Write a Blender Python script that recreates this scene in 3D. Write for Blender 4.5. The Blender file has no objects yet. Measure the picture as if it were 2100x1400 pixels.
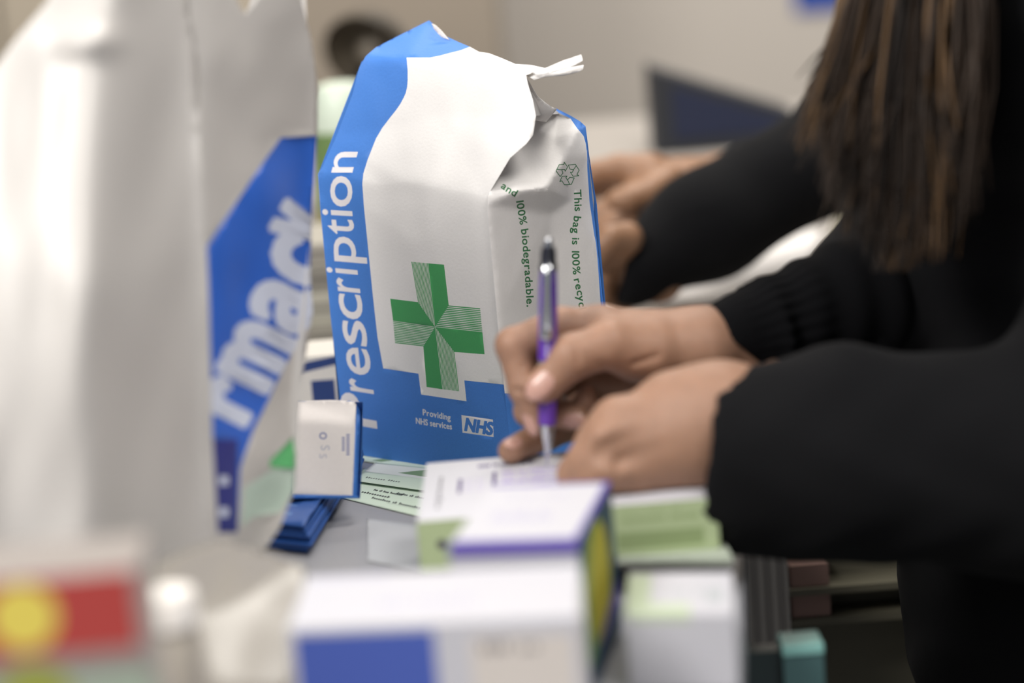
import bpy, math, random
import numpy as np
from mathutils import Vector, Matrix
from mathutils.geometry import delaunay_2d_cdt
random.seed(4); rng = np.random.default_rng(4)
SC = bpy.context.scene
COL = SC.collection
R_ = math.radians

# ------------------------------------------------------------------ camera
FPX = 85.0/36.0*2100
DESK = 0.90                        # worktop height
CAM = np.array([0.0, 0.0, DESK+0.368])
_p, _r = R_(11.0), R_(-4.5)
FW = np.array([0, math.cos(_p), -math.sin(_p)])
_rt = np.array([1.0, 0, 0]); _up = np.cross(_rt, FW)
RT = math.cos(_r)*_rt + math.sin(_r)*_up
UP = -math.sin(_r)*_rt + math.cos(_r)*_up
cd = bpy.data.cameras.new('camera'); cam = bpy.data.objects.new('camera', cd); COL.objects.link(cam)
cam.matrix_world = Matrix(((RT[0], UP[0], -FW[0], CAM[0]), (RT[1], UP[1], -FW[1], CAM[1]), (RT[2], UP[2], -FW[2], CAM[2]), (0, 0, 0, 1)))
cd.sensor_width = 36; cd.lens = 85; cd.clip_start = 0.05; cd.clip_end = 60
cd.dof.use_dof = True; cd.dof.focus_distance = 1.50; cd.dof.aperture_fstop = 2.7; cd.dof.aperture_blades = 0
SC.camera = cam

# ------------------------------------------------------------------ world, lights, exposure
w = bpy.data.worlds.new('world'); SC.world = w; w.use_nodes = True
w.node_tree.nodes['Background'].inputs[0].default_value = (0.90, 0.93, 1.0, 1)
w.node_tree.nodes['Background'].inputs[1].default_value = 0.40
def area(name, loc, target, sx, sy, power, col=(1, 1, 1)):
    l = bpy.data.lights.new(name, 'AREA'); l.shape = 'RECTANGLE'; l.size = sx; l.size_y = sy; l.energy = power; l.color = col
    o = bpy.data.objects.new(name, l); COL.objects.link(o); o.location = loc
    o.rotation_euler = (Vector(target)-Vector(loc)).to_track_quat('-Z', 'Y').to_euler(); return o
area('ceiling_or_fill_light', (-1.0, 0.45, 2.35), (-0.05, 1.45, 1.0), 0.55, 0.55, 36, (1.0, 0.97, 0.93))
area('ceiling_or_fill_light', (0.75, 0.35, 2.55), (0.05, 1.4, 1.0), 0.55, 0.55, 21, (1.0, 0.96, 0.92))  # right-front fill, added to brighten the paper bag's side gusset
area('ceiling_or_fill_light', (-0.7, -0.5, 2.2), (-0.15, 1.2, 1.0), 0.8, 0.8, 8, (1.0, 0.97, 0.94))  # fill near the camera, added to lift the fronts of both bags
area('ceiling_or_fill_light', (0.35, 1.9, 2.6), (0.1, 1.6, 0.9), 0.6, 0.6, 20, (1.0, 0.95, 0.88))
area('ceiling_or_fill_light', (0.0, 2.9, 2.6), (0.0, 4.0, 1.0), 1.2, 0.6, 48, (1.0, 0.96, 0.91))  # added area light tilted to wash the back wall brighter
for x, y in ((-0.25, 0.9), (0.5, 0.6), (0.15, 2.3), (-0.6, -0.2), (0.3, -0.4)):
    l = bpy.data.lights.new('downlight', 'POINT'); l.energy = 2.2; l.shadow_soft_size = 0.03; l.color = (1, 0.95, 0.88)
    o = bpy.data.objects.new('downlight', l); COL.objects.link(o); o.location = (x, y, 2.5)
vs = SC.view_settings; vs.view_transform = 'Standard'; vs.look = 'None'; vs.exposure = -0.24; vs.gamma = 1; vs.use_curve_mapping = False
SC.cycles.use_denoising = True
SC.cycles.max_bounces = 6

# ------------------------------------------------------------------ helpers
def lin(c):
    return tuple((v/255/12.92 if v/255 <= 0.04045 else ((v/255+0.055)/1.055)**2.4) for v in c)
MATS = {}
def mat(name, rgb, rough=0.6, metal=0.0, noise=0.0, nscale=60, bump=0.0, bscale=300, trans=0.0, sss=0.0, sheen=0.0, spec=0.5, coat=0.0, detail=4, stretch=None):
    if name in MATS: return MATS[name]
    m = bpy.data.materials.new(name); m.use_nodes = True; nt = m.node_tree; b = nt.nodes['Principled BSDF']
    c = lin(rgb); b.inputs['Base Color'].default_value = (*c, 1)
    b.inputs['Roughness'].default_value = rough; b.inputs['Metallic'].default_value = metal
    b.inputs['Specular IOR Level'].default_value = spec; b.inputs['Coat Weight'].default_value = coat
    tc = nt.nodes.new('ShaderNodeTexCoord'); src = tc.outputs['Object']
    if stretch:
        mp = nt.nodes.new('ShaderNodeMapping'); mp.inputs['Scale'].default_value = stretch; nt.links.new(src, mp.inputs[0]); src = mp.outputs[0]
    if noise:
        n = nt.nodes.new('ShaderNodeTexNoise'); n.inputs['Scale'].default_value = nscale; n.inputs['Detail'].default_value = detail; nt.links.new(src, n.inputs['Vector'])
        r = nt.nodes.new('ShaderNodeValToRGB'); r.color_ramp.elements[0].position = 0.3; r.color_ramp.elements[1].position = 0.7
        r.color_ramp.elements[0].color = (*[v*(1-noise) for v in c], 1); r.color_ramp.elements[1].color = (*[min(1, v*(1+noise)) for v in c], 1)
        nt.links.new(n.outputs['Fac'], r.inputs[0]); nt.links.new(r.outputs[0], b.inputs['Base Color'])
    if bump:
        n2 = nt.nodes.new('ShaderNodeTexNoise'); n2.inputs['Scale'].default_value = bscale; n2.inputs['Detail'].default_value = 5; nt.links.new(src, n2.inputs['Vector'])
        bp = nt.nodes.new('ShaderNodeBump'); bp.inputs['Strength'].default_value = bump; bp.inputs['Distance'].default_value = 0.001
        nt.links.new(n2.outputs['Fac'], bp.inputs['Height']); nt.links.new(bp.outputs[0], b.inputs['Normal'])
    if sss:
        b.inputs['Subsurface Weight'].default_value = sss; b.inputs['Subsurface Scale'].default_value = 0.004; b.inputs['Subsurface Radius'].default_value = (1, 0.4, 0.2)
    if sheen: b.inputs['Sheen Weight'].default_value = sheen
    if trans:                                            # thin translucent film: some light passes through diffusely
        t = nt.nodes.new('ShaderNodeBsdfTranslucent'); t.inputs[0].default_value = (*c, 1)
        mx = nt.nodes.new('ShaderNodeMixShader'); mx.inputs[0].default_value = trans
        nt.links.new(b.outputs[0], mx.inputs[1]); nt.links.new(t.outputs[0], mx.inputs[2]); nt.links.new(mx.outputs[0], nt.nodes['Material Output'].inputs[0])
    MATS[name] = m; return m

def ray(px, py):
    px = np.asarray(px, float); py = np.asarray(py, float)
    return FW + ((px-1050)/FPX)[..., None]*RT - ((py-700)/FPX)[..., None]*UP
def at(px, py, h=0.0):                       # point on the horizontal plane h above the worktop
    d = ray(px, py); t = (DESK+h-CAM[2])/d[2]; return CAM + t*d
def P(px, py, dep):                          # point at a depth
    return CAM + ray(px, py)*np.asarray(dep, float)[..., None]
def depth(X): return float((np.asarray(X)-CAM) @ FW)

def tag(o, label, cat, group=None, kind=None):
    o['label'] = label; o['category'] = cat
    if group: o['group'] = group
    if kind: o['kind'] = kind
    return o
def empty(name, loc, label, cat, group=None):
    o = bpy.data.objects.new(name, None); COL.objects.link(o); o.location = tuple(loc); o.empty_display_size = 0.02
    bpy.context.view_layer.update()
    return tag(o, label, cat, group)
def mesh(name, V, Fc, mats, mi=None, parent=None, smooth=False, solid=0.0, bevel=0.0):
    V = np.asarray(V, float)
    loc = V.mean(0) if parent is None else np.array(parent.matrix_world.translation)
    if parent is not None: off = loc
    else: off = np.array([loc[0], loc[1], V[:, 2].min()])
    me = bpy.data.meshes.new(name); me.from_pydata((V-off).tolist(), [], [list(map(int, f)) for f in Fc])
    if not isinstance(mats, (list, tuple)): mats = [mats]
    for m in mats: me.materials.append(m)
    if mi is not None: me.polygons.foreach_set('material_index', np.asarray(mi, np.int32))
    if smooth: me.polygons.foreach_set('use_smooth', np.ones(len(me.polygons), bool))
    me.validate(); me.update()
    o = bpy.data.objects.new(name, me); COL.objects.link(o)
    if parent is not None: o.parent = parent
    else: o.location = off
    if solid:
        s = o.modifiers.new('s', 'SOLIDIFY'); s.thickness = solid; s.offset = 0
    if bevel:
        b = o.modifiers.new('b', 'BEVEL'); b.width = bevel; b.segments = 2; b.limit_method = 'ANGLE'
    bpy.context.view_layer.update()
    return o

# ---- glyph outlines from the built-in font
_G = {}
def glyph(ch, bold=0.0):
    k = (ch, bold)
    if k in _G: return _G[k]
    cu = bpy.data.curves.new('g', 'FONT'); cu.body = ch; cu.size = 1; cu.resolution_u = 4; cu.fill_mode = 'NONE'; cu.offset = bold
    ob = bpy.data.objects.new('g', cu); COL.objects.link(ob); dg = bpy.context.evaluated_depsgraph_get()
    me = ob.evaluated_get(dg).to_mesh(); vs_ = [(v.co.x, v.co.y) for v in me.vertices]; adj = {}
    for e in me.edges:
        a, b = e.vertices; adj.setdefault(a, []).append(b); adj.setdefault(b, []).append(a)
    loops, seen = [], set()
    for s in adj:
        if s in seen: continue
        lp, prev, c = [s], None, s; seen.add(s)
        while True:
            nx = [n for n in adj[c] if n != prev and n not in seen]
            if not nx: break
            prev, c = c, nx[0]; seen.add(c); lp.append(c)
        if len(lp) > 2: loops.append(np.array([vs_[i] for i in lp]))
    ob.evaluated_get(dg).to_mesh_clear(); bpy.data.objects.remove(ob); bpy.data.curves.remove(cu)
    _G[k] = loops; return loops
XH = None
def text_xheight():
    g = np.vstack(glyph('x')); return g[:, 1].max()
def adv(ch):
    if ch == ' ': return 0.28
    g = np.vstack(glyph(ch)); return g[:, 0].max()+0.07
def text_poly(s, org, d, size, sx=1.0, bold=0.0, up=None, flip=1):
    """contours of a string; org = baseline start, d = unit direction, size = glyph em scale. y axis of the target space points down when flip=1"""
    d = np.asarray(d, float); d = d/np.linalg.norm(d)
    if up is None: up = np.array([d[1], -d[0]])*flip
    up = np.asarray(up, float); out = []; x = 0
    for ch in s:
        if ch != ' ':
            for lp in glyph(ch, bold): out.append(np.asarray(org)+np.outer((lp[:, 0]+x)*size*sx, d)+np.outer(lp[:, 1]*size, up))
        x += adv(ch)
    return out
def text_len(s): return sum(adv(c) for c in s)
def text_path(s, path, size, sx=1.0, bold=0.0):
    """each letter set on a baseline polyline"""
    path = np.asarray(path, float); seg = np.linalg.norm(np.diff(path, axis=0), axis=1); cum = np.r_[0, np.cumsum(seg)]
    out = []; x = 0
    for ch in s:
        a = adv(ch)*size*sx; m = min(x+a/2, cum[-1]-1e-6); i = min(np.searchsorted(cum, m, side='right')-1, len(seg)-1)
        d = (path[i+1]-path[i])/seg[i]; pt = path[i]+d*(m-cum[i]); org = pt-d*a/2
        if ch != ' ': out += text_poly(ch, org, d, size, sx, bold)
        x += a
    return out

def inside(poly_list, pts):
    r = np.zeros(len(pts), bool)
    for lp in poly_list:
        x, y = pts[:, 0], pts[:, 1]
        for (x1, y1), (x2, y2) in zip(lp, np.roll(lp, -1, axis=0)):
            if y1 == y2: continue
            c = ((y1 > y) != (y2 > y)) & (x < (x2-x1)*(y-y1)/(y2-y1)+x1); r ^= c
    return r
def tri_print(outline, layers, step, creases=()):
    """triangulate an outline with a grid and with the printed shapes cut in; returns 2d verts, triangles, material index (0 = base)"""
    outline = np.asarray(outline, float)
    pts, edges = [], []
    def loop(lp, close=True, cut=None):
        lp = np.asarray(lp, float); q = []
        n = len(lp)
        for i in range(n if close else n-1):
            a, b = lp[i], lp[(i+1) % n]; k = max(1, int(np.linalg.norm(b-a)/cut)) if cut else 1
            for j in range(k): q.append(a+(b-a)*j/k)
        if not close: q.append(lp[-1])
        s = len(pts); pts.extend(q)
        for i in range(len(q)-1): edges.append((s+i, s+i+1))
        if close: edges.append((s+len(q)-1, s))
    loop(outline, cut=step)
    for polys, _ in layers:
        for lp in polys: loop(lp)
    for c in creases: loop(c, False, step)
    lo, hi = outline.min(0), outline.max(0)
    gx, gy = np.meshgrid(np.arange(lo[0]+step/2, hi[0], step), np.arange(lo[1]+step/2, hi[1], step))
    gp = np.c_[gx.ravel(), gy.ravel()]; gp = gp+rng.uniform(-.2, .2, gp.shape)*step; gp = gp[inside([outline], gp)]
    pts.extend(gp)
    vc, _e, fc, *_ = delaunay_2d_cdt([Vector(p) for p in np.asarray(pts)], edges, [], 0, 1e-6*max(hi-lo))
    V = np.array([(v.x, v.y) for v in vc]); T = np.array(fc); C = V[T].mean(1)
    k = inside([outline], C); T, C = T[k], C[k]
    mi = np.zeros(len(T), int)
    for polys, m in layers:
        al = np.vstack(polys); a, b = al.min(0), al.max(0)
        s = np.where((C >= a).all(1) & (C <= b).all(1))[0]
        if len(s): mi[s[inside(polys, C[s])]] = m
    used = np.unique(T); rm = -np.ones(len(V), int); rm[used] = np.arange(len(used))
    return V[used], rm[T], mi

class Field:
    """inverse depth over the picture from creased key points, softened"""
    def __init__(s, keys, creases=(), blur=2.0, res=4):
        K = np.array(keys, float); s.lo = K[:, :2].min(0)-res*3; hi = K[:, :2].max(0)+res*3; s.res = res
        n = np.ceil((hi-s.lo)/res).astype(int)+1
        gx, gy = np.meshgrid(np.arange(n[0]), np.arange(n[1])); X = s.lo[0]+gx*res; Y = s.lo[1]+gy*res
        vc, _e, fc, ov, *_ = delaunay_2d_cdt([Vector(k[:2]) for k in K], list(creases), [], 0, 1e-6)
        W = np.array([1/K[o[0], 2] for o in ov])
        V = np.array([(v.x, v.y) for v in vc]); A = np.zeros(X.shape); M = np.zeros(X.shape)
        for f in fc:
            a, b, c = V[f[0]], V[f[1]], V[f[2]]; det = (b[0]-a[0])*(c[1]-a[1])-(c[0]-a[0])*(b[1]-a[1])
            if abs(det) < 1e-6: continue
            u = ((X-a[0])*(c[1]-a[1])-(c[0]-a[0])*(Y-a[1]))/det; v = ((b[0]-a[0])*(Y-a[1])-(X-a[0])*(b[1]-a[1]))/det
            k = (u > -1e-3) & (v > -1e-3) & (u+v < 1.001)
            A[k] = (W[f[0]]*(1-u-v)+W[f[1]]*u+W[f[2]]*v)[k]; M[k] = 1
        # extend outwards
        for _ in range(10):
            As, Ms = np.zeros_like(A), np.zeros_like(A)
            for dx, dy in ((0, 1), (0, -1), (1, 0), (-1, 0)): As += np.roll(A*M, (dx, dy), (0, 1)); Ms += np.roll(M, (dx, dy), (0, 1))
            k = (M == 0) & (Ms > 0); A[k] = As[k]/Ms[k]; M[k] = 1
        r = int(3*blur)+1; g = np.exp(-0.5*(np.arange(-r, r+1)/max(blur, .3))**2)
        def bl(Z):
            for ax in (0, 1): Z = np.apply_along_axis(lambda q: np.convolve(q, g, 'same'), ax, Z)
            return Z
        s.A = bl(A*M)/np.maximum(bl(M), 1e-9)
    def dep(s, x, y):
        x = np.asarray(x, float); y = np.asarray(y, float)
        u = np.clip((x-s.lo[0])/s.res, 0, s.A.shape[1]-1.001); v = np.clip((y-s.lo[1])/s.res, 0, s.A.shape[0]-1.001)
        i, j = u.astype(int), v.astype(int); fu, fv = u-i, v-j; A = s.A
        return 1/((A[j, i]*(1-fu)+A[j, i+1]*fu)*(1-fv)+(A[j+1, i]*(1-fu)+A[j+1, i+1]*fu)*fv)
    def pos(s, x, y, add=None):
        d = s.dep(x, y)
        if add is not None: d = d+add
        return P(x, y, d)

def vnoise(x, y, seed=0, n=7, base=1.0):
    r = np.random.default_rng(seed); o = 0
    for i in range(n):
        a = r.uniform(0, 6.28); f = base*r.uniform(0.6, 2.2); o = o+np.sin((x*math.cos(a)+y*math.sin(a))*f+r.uniform(0, 6.28))/n
    return o

# printed box: every face triangulated with its own print
def carton(name, c0, ex, ey, hgt, prints, mats, label, cat='carton', group=None, parent=None, bevel=0.0006, tilt=None):
    """c0 = near-left bottom corner, ex / ey = vectors to the near-right and far-left corner. prints[face] = [(polys in 0..1 uv, mat index)], face in top front right left back bottom"""
    c0, ex, ey = map(lambda v: np.asarray(v, float), (c0, ex, ey)); ez = np.array([0, 0, hgt])
    faces = {'top': (c0+ez, ex, ey), 'front': (c0, ex, ez), 'right': (c0+ex, ey, ez), 'left': (c0+ey, -ey, ez), 'back': (c0+ex+ey, -ex, ez), 'bottom': (c0+ey, ex, -ey)}
    V, T, MI = [], [], []; n = 0
    for f, (o, a, b) in faces.items():
        la = [([np.asarray(q, float) for q in pl], m) for pl, m in prints.get(f, [])]
        v2, t, mi = tri_print([(0, 0), (1, 0), (1, 1), (0, 1)], la, 1.0)
        base = prints.get(f+'_base', 0); mi = np.where(mi == 0, base, mi)
        V.append(o+v2[:, :1]*a+v2[:, 1:]*b); T.append(t+n); MI.append(mi); n += len(v2)
    V, T, MI = np.vstack(V), np.vstack(T), np.concatenate(MI)
    key = {}; idx = []
    for v in np.round(V, 6): idx.append(key.setdefault(tuple(v), len(key)))
    V = np.array(list(key)); T = np.array(idx)[T]; g = (T[:, 0] != T[:, 1]) & (T[:, 1] != T[:, 2]) & (T[:, 0] != T[:, 2]); T, MI = T[g], MI[g]
    o = mesh(name, V, T, mats, MI, parent)
    if label: tag(o, label, cat, group)
    return o
def rect(a, b, c, d): return [(a, b), (c, b), (c, d), (a, d)]
def uvtext(s, x, y, w_, h_, ax=1.0, bold=0.0):
    """illegible small print: one short upright mark per letter of s, word gaps kept, fitted in a uv box (y up)"""
    out = []; n = len(s)
    for i, ch in enumerate(s):
        if ch == ' ': continue
        x0 = x+w_*i/n; hh = h_*(.68 if ch.isupper() or ch in 'bdfhklt0123456789' else .45); out.append(np.array(rect(x0, y, x0+w_/n*.42, y+hh))); out.append(np.array(rect(x0+w_/n*.5, y+hh*.35, x0+w_/n*.8, y+hh*.62)))
    return out

# lathe along an axis
def frame(d):
    d = np.asarray(d, float); d = d/np.linalg.norm(d); a = np.array([0, 0, 1.]) if abs(d[2]) < .9 else np.array([1., 0, 0])
    u = np.cross(a, d); u /= np.linalg.norm(u); return u, np.cross(d, u), d
def lathe(name, org, axis, prof, m, parent=None, n=40, caps=True, smooth=True):
    u, v, d = frame(axis); V, Fc = [], []
    for (h, r) in prof:
        for k in range(n):
            a = 2*math.pi*k/n; V.append(np.asarray(org)+d*h+(u*math.cos(a)+v*math.sin(a))*r)
    for i in range(len(prof)-1):
        for k in range(n): Fc.append((i*n+k, i*n+(k+1) % n, (i+1)*n+(k+1) % n, (i+1)*n+k))
    if caps: Fc.append(tuple(range(n))[::-1]); Fc.append(tuple(range((len(prof)-1)*n, len(prof)*n)))
    o = mesh(name, V, Fc, m, parent=parent, smooth=smooth)
    if smooth:
        e = o.modifiers.new('e', 'EDGE_SPLIT'); e.split_angle = R_(40)
    return o
def sweep(name, pts, radii, m, parent=None, n=10, flat=1.0, nrm=None, smooth=True):
    pts = np.asarray(pts, float); V, Fc = [], []
    for i, p in enumerate(pts):
        d = pts[min(i+1, len(pts)-1)]-pts[max(i-1, 0)]
        if nrm is None: u, v, _ = frame(d)
        else:
            d = d/np.linalg.norm(d); u = np.cross(nrm, d); u /= np.linalg.norm(u); v = np.cross(d, u)
        for k in range(n):
            a = 2*math.pi*k/n; V.append(p+(u*math.cos(a)+v*math.sin(a)*flat)*radii[i])
    for i in range(len(pts)-1):
        for k in range(n): Fc.append((i*n+k, i*n+(k+1) % n, (i+1)*n+(k+1) % n, (i+1)*n+k))
    Fc.append(tuple(range(n))[::-1]); Fc.append(tuple(range((len(pts)-1)*n, len(pts)*n)))
    return mesh(name, V, Fc, m, parent=parent, smooth=smooth)

# ---- signed-distance modelling for bodies and cloth
def seg(p, a, b, ra, rb):
    a, b = np.asarray(a, float), np.asarray(b, float); ab = b-a; t = np.clip(((p-a)@ab)/(ab@ab), 0, 1).astype(np.float32)
    return np.linalg.norm(p-a-t[..., None]*ab, axis=-1)-(ra+(rb-ra)*t)
def eseg(p, a, b, ra, rb, n, sq):
    """like seg but flattened by factor sq along n"""
    n = np.asarray(n, float); n = n/np.linalg.norm(n)
    a = np.asarray(a, float); b = np.asarray(b, float)
    st = lambda q: q+np.multiply.outer(q@n, n)*(1/sq-1)
    return seg(st(p), st(a), st(b), ra, rb)*min(1, sq)**.5
def ell(p, c, ax, rad):
    q = (p-np.asarray(c)) @ np.asarray(ax, float).T / np.asarray(rad); k = np.linalg.norm(q, axis=-1); return (k-1)*min(rad)
def smin(a, b, k):
    h = np.maximum(k-np.abs(a-b), 0)/k; return np.minimum(a, b)-h*h*k*.25
def chain(p, pts, k=.003):
    d = None
    for (a, ra), (b, rb) in zip(pts[:-1], pts[1:]):
        e = seg(p, a, b, ra, rb); d = e if d is None else smin(d, e, k)
    return d
def nets(fn, lo, hi, h):
    lo, hi = np.asarray(lo, float), np.asarray(hi, float); n = np.ceil((hi-lo)/h).astype(int)+1
    D = np.empty(n, np.float32); ys = lo[1]+np.arange(n[1])*h; zs = lo[2]+np.arange(n[2])*h
    for i0 in range(0, n[0], 24):
        xs = lo[0]+np.arange(i0, min(n[0], i0+24))*h
        g = np.stack(np.meshgrid(xs, ys, zs, indexing='ij'), -1).astype(np.float32); D[i0:i0+24] = fn(g)
    D[0] = D[-1] = 1e-3; D[:, 0] = D[:, -1] = 1e-3; D[:, :, 0] = D[:, :, -1] = 1e-3
    S = D < 0; c = (slice(0, -1), slice(1, None)); acc = np.zeros((*(n-1), 3), np.float32); cnt = np.zeros(n-1, np.float32)
    for ax in range(3):
        o = [a for a in range(3) if a != ax]
        for i in (0, 1):
            for j in (0, 1):
                s0 = [None]*3; s1 = [None]*3; s0[ax] = c[0]; s1[ax] = c[1]; s0[o[0]] = s1[o[0]] = c[i]; s0[o[1]] = s1[o[1]] = c[j]
                a, b = D[tuple(s0)], D[tuple(s1)]; m = (a < 0) != (b < 0); t = np.where(m, a/np.where(m, a-b, 1), 0)
                acc[..., ax] += t; acc[..., o[0]] += m*i; acc[..., o[1]] += m*j; cnt += m
    idx = -np.ones(n-1, int); k = cnt > 0; idx[k] = np.arange(k.sum())
    V = lo+(np.argwhere(k)+acc[k]/cnt[k][:, None])*h; Q = []
    for ax in range(3):
        o = [a for a in range(3) if a != ax]
        s0 = [slice(1, -1)]*3; s1 = [slice(1, -1)]*3; s0[ax] = slice(0, -1); s1[ax] = slice(1, None)
        a, b = S[tuple(s0)], S[tuple(s1)]; w_ = np.argwhere(a != b); fl = a[a != b]
        base = w_.copy(); base[:, o[0]] += 1; base[:, o[1]] += 1; q = []
        for di, dj in ((0, 0), (1, 0), (1, 1), (0, 1)):
            e = base.copy(); e[:, o[0]] -= di; e[:, o[1]] -= dj; q.append(idx[e[:, 0], e[:, 1], e[:, 2]])
        q = np.stack(q, 1); fl = fl if ax != 1 else ~fl; q[~fl] = q[~fl][:, ::-1]; Q.append(q)
    return V, np.vstack(Q)

M_white = mat('white_card', (192, 191, 196), 0.5)
M_paper = mat('bag_paper', (233, 230, 227), 0.75, noise=0.018, nscale=900, bump=0.12, bscale=500)
M_bblue = mat('bag_blue', (66, 124, 204), 0.6, noise=0.05, nscale=1400, bump=0.12, bscale=500)
M_bgreen = mat('bag_green', (66, 156, 90), 0.6, noise=0.03, nscale=1200)
M_btext = mat('bag_green_text', (56, 120, 74), 0.6)
M_bwhite = mat('bag_print_white', (226, 222, 224), 0.7)
M_dark = mat('black_jacket', (12, 12, 14), 0.9, bump=0.4, bscale=900, sheen=0.02, spec=0.15)
M_knit = mat('black_knit', (13, 13, 15), 0.95, bump=0.6, bscale=1400, spec=0.1)
M_skin = mat('skin', (154, 118, 96), 0.5, noise=0.07, nscale=120, bump=0.25, bscale=700, sss=0.25, spec=0.4)
M_nail = mat('nail', (186, 146, 132), 0.28, spec=0.5, sss=0.1)
M_skin2 = mat('skin_tan', (150, 112, 84), 0.5, noise=0.05, nscale=60, sss=0.1)

# ================================================================== the setting
def slab(name, x0, x1, y0, y1, z0, z1, m, parent=None, bevel=0.0):
    V = [(x, y, z) for z in (z0, z1) for x, y in ((x0, y0), (x1, y0), (x1, y1), (x0, y1))]
    return mesh(name, V, [(3, 2, 1, 0), (4, 5, 6, 7), (0, 1, 5, 4), (1, 2, 6, 5), (2, 3, 7, 6), (3, 0, 4, 7)], m, parent=parent, bevel=bevel)
def struct(o): o['kind'] = 'structure'; return o
struct(slab('floor', -3.0, 3.0, -0.5, 4.2, -0.1, 0.0, mat('floor_vinyl', (96, 92, 84), 0.5, noise=0.1, nscale=20)))
struct(slab('wall_back', -3.0, 3.0, 4.1, 4.2, 0.0, 2.9, mat('wall_paint', (196, 188, 178), 0.8, noise=0.02, nscale=3)))
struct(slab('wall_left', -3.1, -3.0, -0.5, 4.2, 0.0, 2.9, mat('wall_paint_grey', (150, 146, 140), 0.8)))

# main desk: top > legs
desk = empty('pharmacy_desk', (-0.45, 1.35, 0), 'grey laminate desk the medicine cartons and prescription bag stand on', 'desk')
dkx = 0.116
V = [(-1.2, 0.45), (0.014, 0.45), (.103, 1.14), (0.122, 1.30), (0.132, 1.79), (-1.2, 1.79)]
n = len(V); VV = [(*v, DESK-0.028) for v in V]+[(*v, DESK) for v in V]
mesh('desk_top', VV, [tuple(range(n))[::-1], tuple(range(n, 2*n))]+[(i, (i+1) % n, n+(i+1) % n, n+i) for i in range(n)],
     mat('desk_laminate', (150, 150, 154), 0.42, noise=0.03, nscale=400), parent=desk, bevel=0.002)
for x, y in ((-1.12, .52), (-.02, .52), (.06, 1.72), (-1.12, 1.72)):
    slab('leg', x-.025, x+.025, y-.025, y+.025, 0, DESK-0.028, mat('grey_metal', (110, 110, 108), 0.4, metal=.3), parent=desk)
slab('modesty_panel', -1.1, 0.02, 1.70, 1.715, 0.3, DESK-0.03, MATS['grey_metal'], parent=desk)

# back counter
bc = empty('back_counter', (0, 2.5, 0), 'pale counter behind the desk carrying the dark blue magazine file', 'counter')
BH = 0.06
slab('counter_top', -1.6, .50, 1.80, 2.98, DESK-.03, DESK, mat('counter_white', (158, 152, 145), 0.5), parent=bc, bevel=.003)
slab('riser', -1.6, .50, 2.45, 2.97, DESK, DESK+BH, MATS['counter_white'], parent=bc, bevel=.01)
slab('front_panel', -1.58, .48, 1.84, 2.95, 0, DESK-.03, mat('counter_grey', (120, 116, 104), 0.6), parent=bc)
# tall cabinets against the wall
def cupboard(x0, x1, y0, y1, z1, m, label, split):
    e = empty('tall_cupboard', ((x0+x1)/2, y0, 0), label, 'cupboard')
    slab('body', x0, x1, y0+.02, y1, 0, z1, m, parent=e)
    k = len(split)+1; xs = [x0]+list(split)+[x1]
    for i in range(k): 
        d = slab('cupboard_door', xs[i]+.004, xs[i+1]-.004, y0, y0+.02, 0.08, z1-.02, m, parent=e, bevel=.003)
        slab('door_handle', xs[i+1]-.06, xs[i+1]-.045, y0-.02, y0, 0.6, 0.75, MATS['grey_metal'], parent=d)
cupboard(-1.05, -0.28, 3.3, 3.9, 2.3, mat('taupe', (168, 157, 140), 0.7), 'tall taupe cupboard behind the round dark jar', (-0.66,))
cupboard(-0.275, 0.02, 3.32, 3.9, 2.3, mat('dark_taupe', (142, 131, 117), 0.7), 'narrow darker taupe cupboard behind the prescription bag peak', ())
cupboard(-2.4, -1.2, 3.0, 3.9, 2.3, mat('charcoal', (64, 62, 58), 0.6), 'charcoal cupboard glimpsed past the top of the carrier bag', (-1.8,))

# ================================================================== cartons
def stripes(x0, x1, ys, hh): return [rect(x0, y, x1, y+hh) for y in ys]
# white medicine carton the person writes on
a = at(855, 1070, .05); b = at(1470, 1020, .05); c = at(875, 950, .05)
ex = (b-a)*[1, 1, 0]; ey = (c-a)*[1, 1, 0]; a[2] = DESK+.0235
M_pgreen = mat('pale_green_card', (166, 180, 138), 0.55); M_dgreen = mat('dark_green_ink', (134, 150, 104), 0.6)
M_ink = mat('purple_ink', (74, 56, 110), 0.6); M_lil = mat('lilac_ink', (166, 152, 196), 0.6); M_gink = mat('grey_ink', (70, 66, 74), 0.6)
tx = []
tx += [(uvtext('UNDER 16 STEWART 24 RX', .19+o1, .84+o1, .20, .07), 3) for o1 in (0, .0015, .003)]
tx += [([q[:, ::-1] for q in uvtext("medicines", .20, .055, .55, .03)], 5)]
tx += [(rect2, 3) for rect2 in ([rect(.125, .42, .138, .66)], [rect(.245, .50, .258, .74)])]
for i in range(5): tx += [(uvtext('take one tablet daily', .28+o1, .70-.09*i, .22+.03*(i % 2), .075), 4) for o1 in (0, .002, .004)]
for i in range(4): tx.append((uvtext('keep dry', .15, .62-.06*i, .07, .04), 4))
tx.append((uvtext('28 tablets', .62, .5, .25, .14, bold=.02), 4))
fr = [([rect(0, .78, 1, 1)], 2)]
dot = [(.075+.016*math.cos(t), .52+.10*math.sin(t)) for t in np.linspace(0, 2*math.pi, 20, endpoint=False)]
fr = [([dot], 5), ([rect(.66, .12, .95, .45)], 6), (uvtext('PRESCRIPTION MEDICINE', .68, .62, .26, .2), 6), (uvtext('KEEP OUT OF REACH', .15, .3, .3, .2), 6), (uvtext('store below 25', .68, .85, .2, .1), 6)]
a_c, ex_c, ey_c = a.copy(), ex.copy(), ey.copy()
pc = empty('medicine_carton', (*(a+ex/2+ey/2)[:2], a[2]), 'white carton with pale green sides lying under the pen tip', 'carton')
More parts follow.
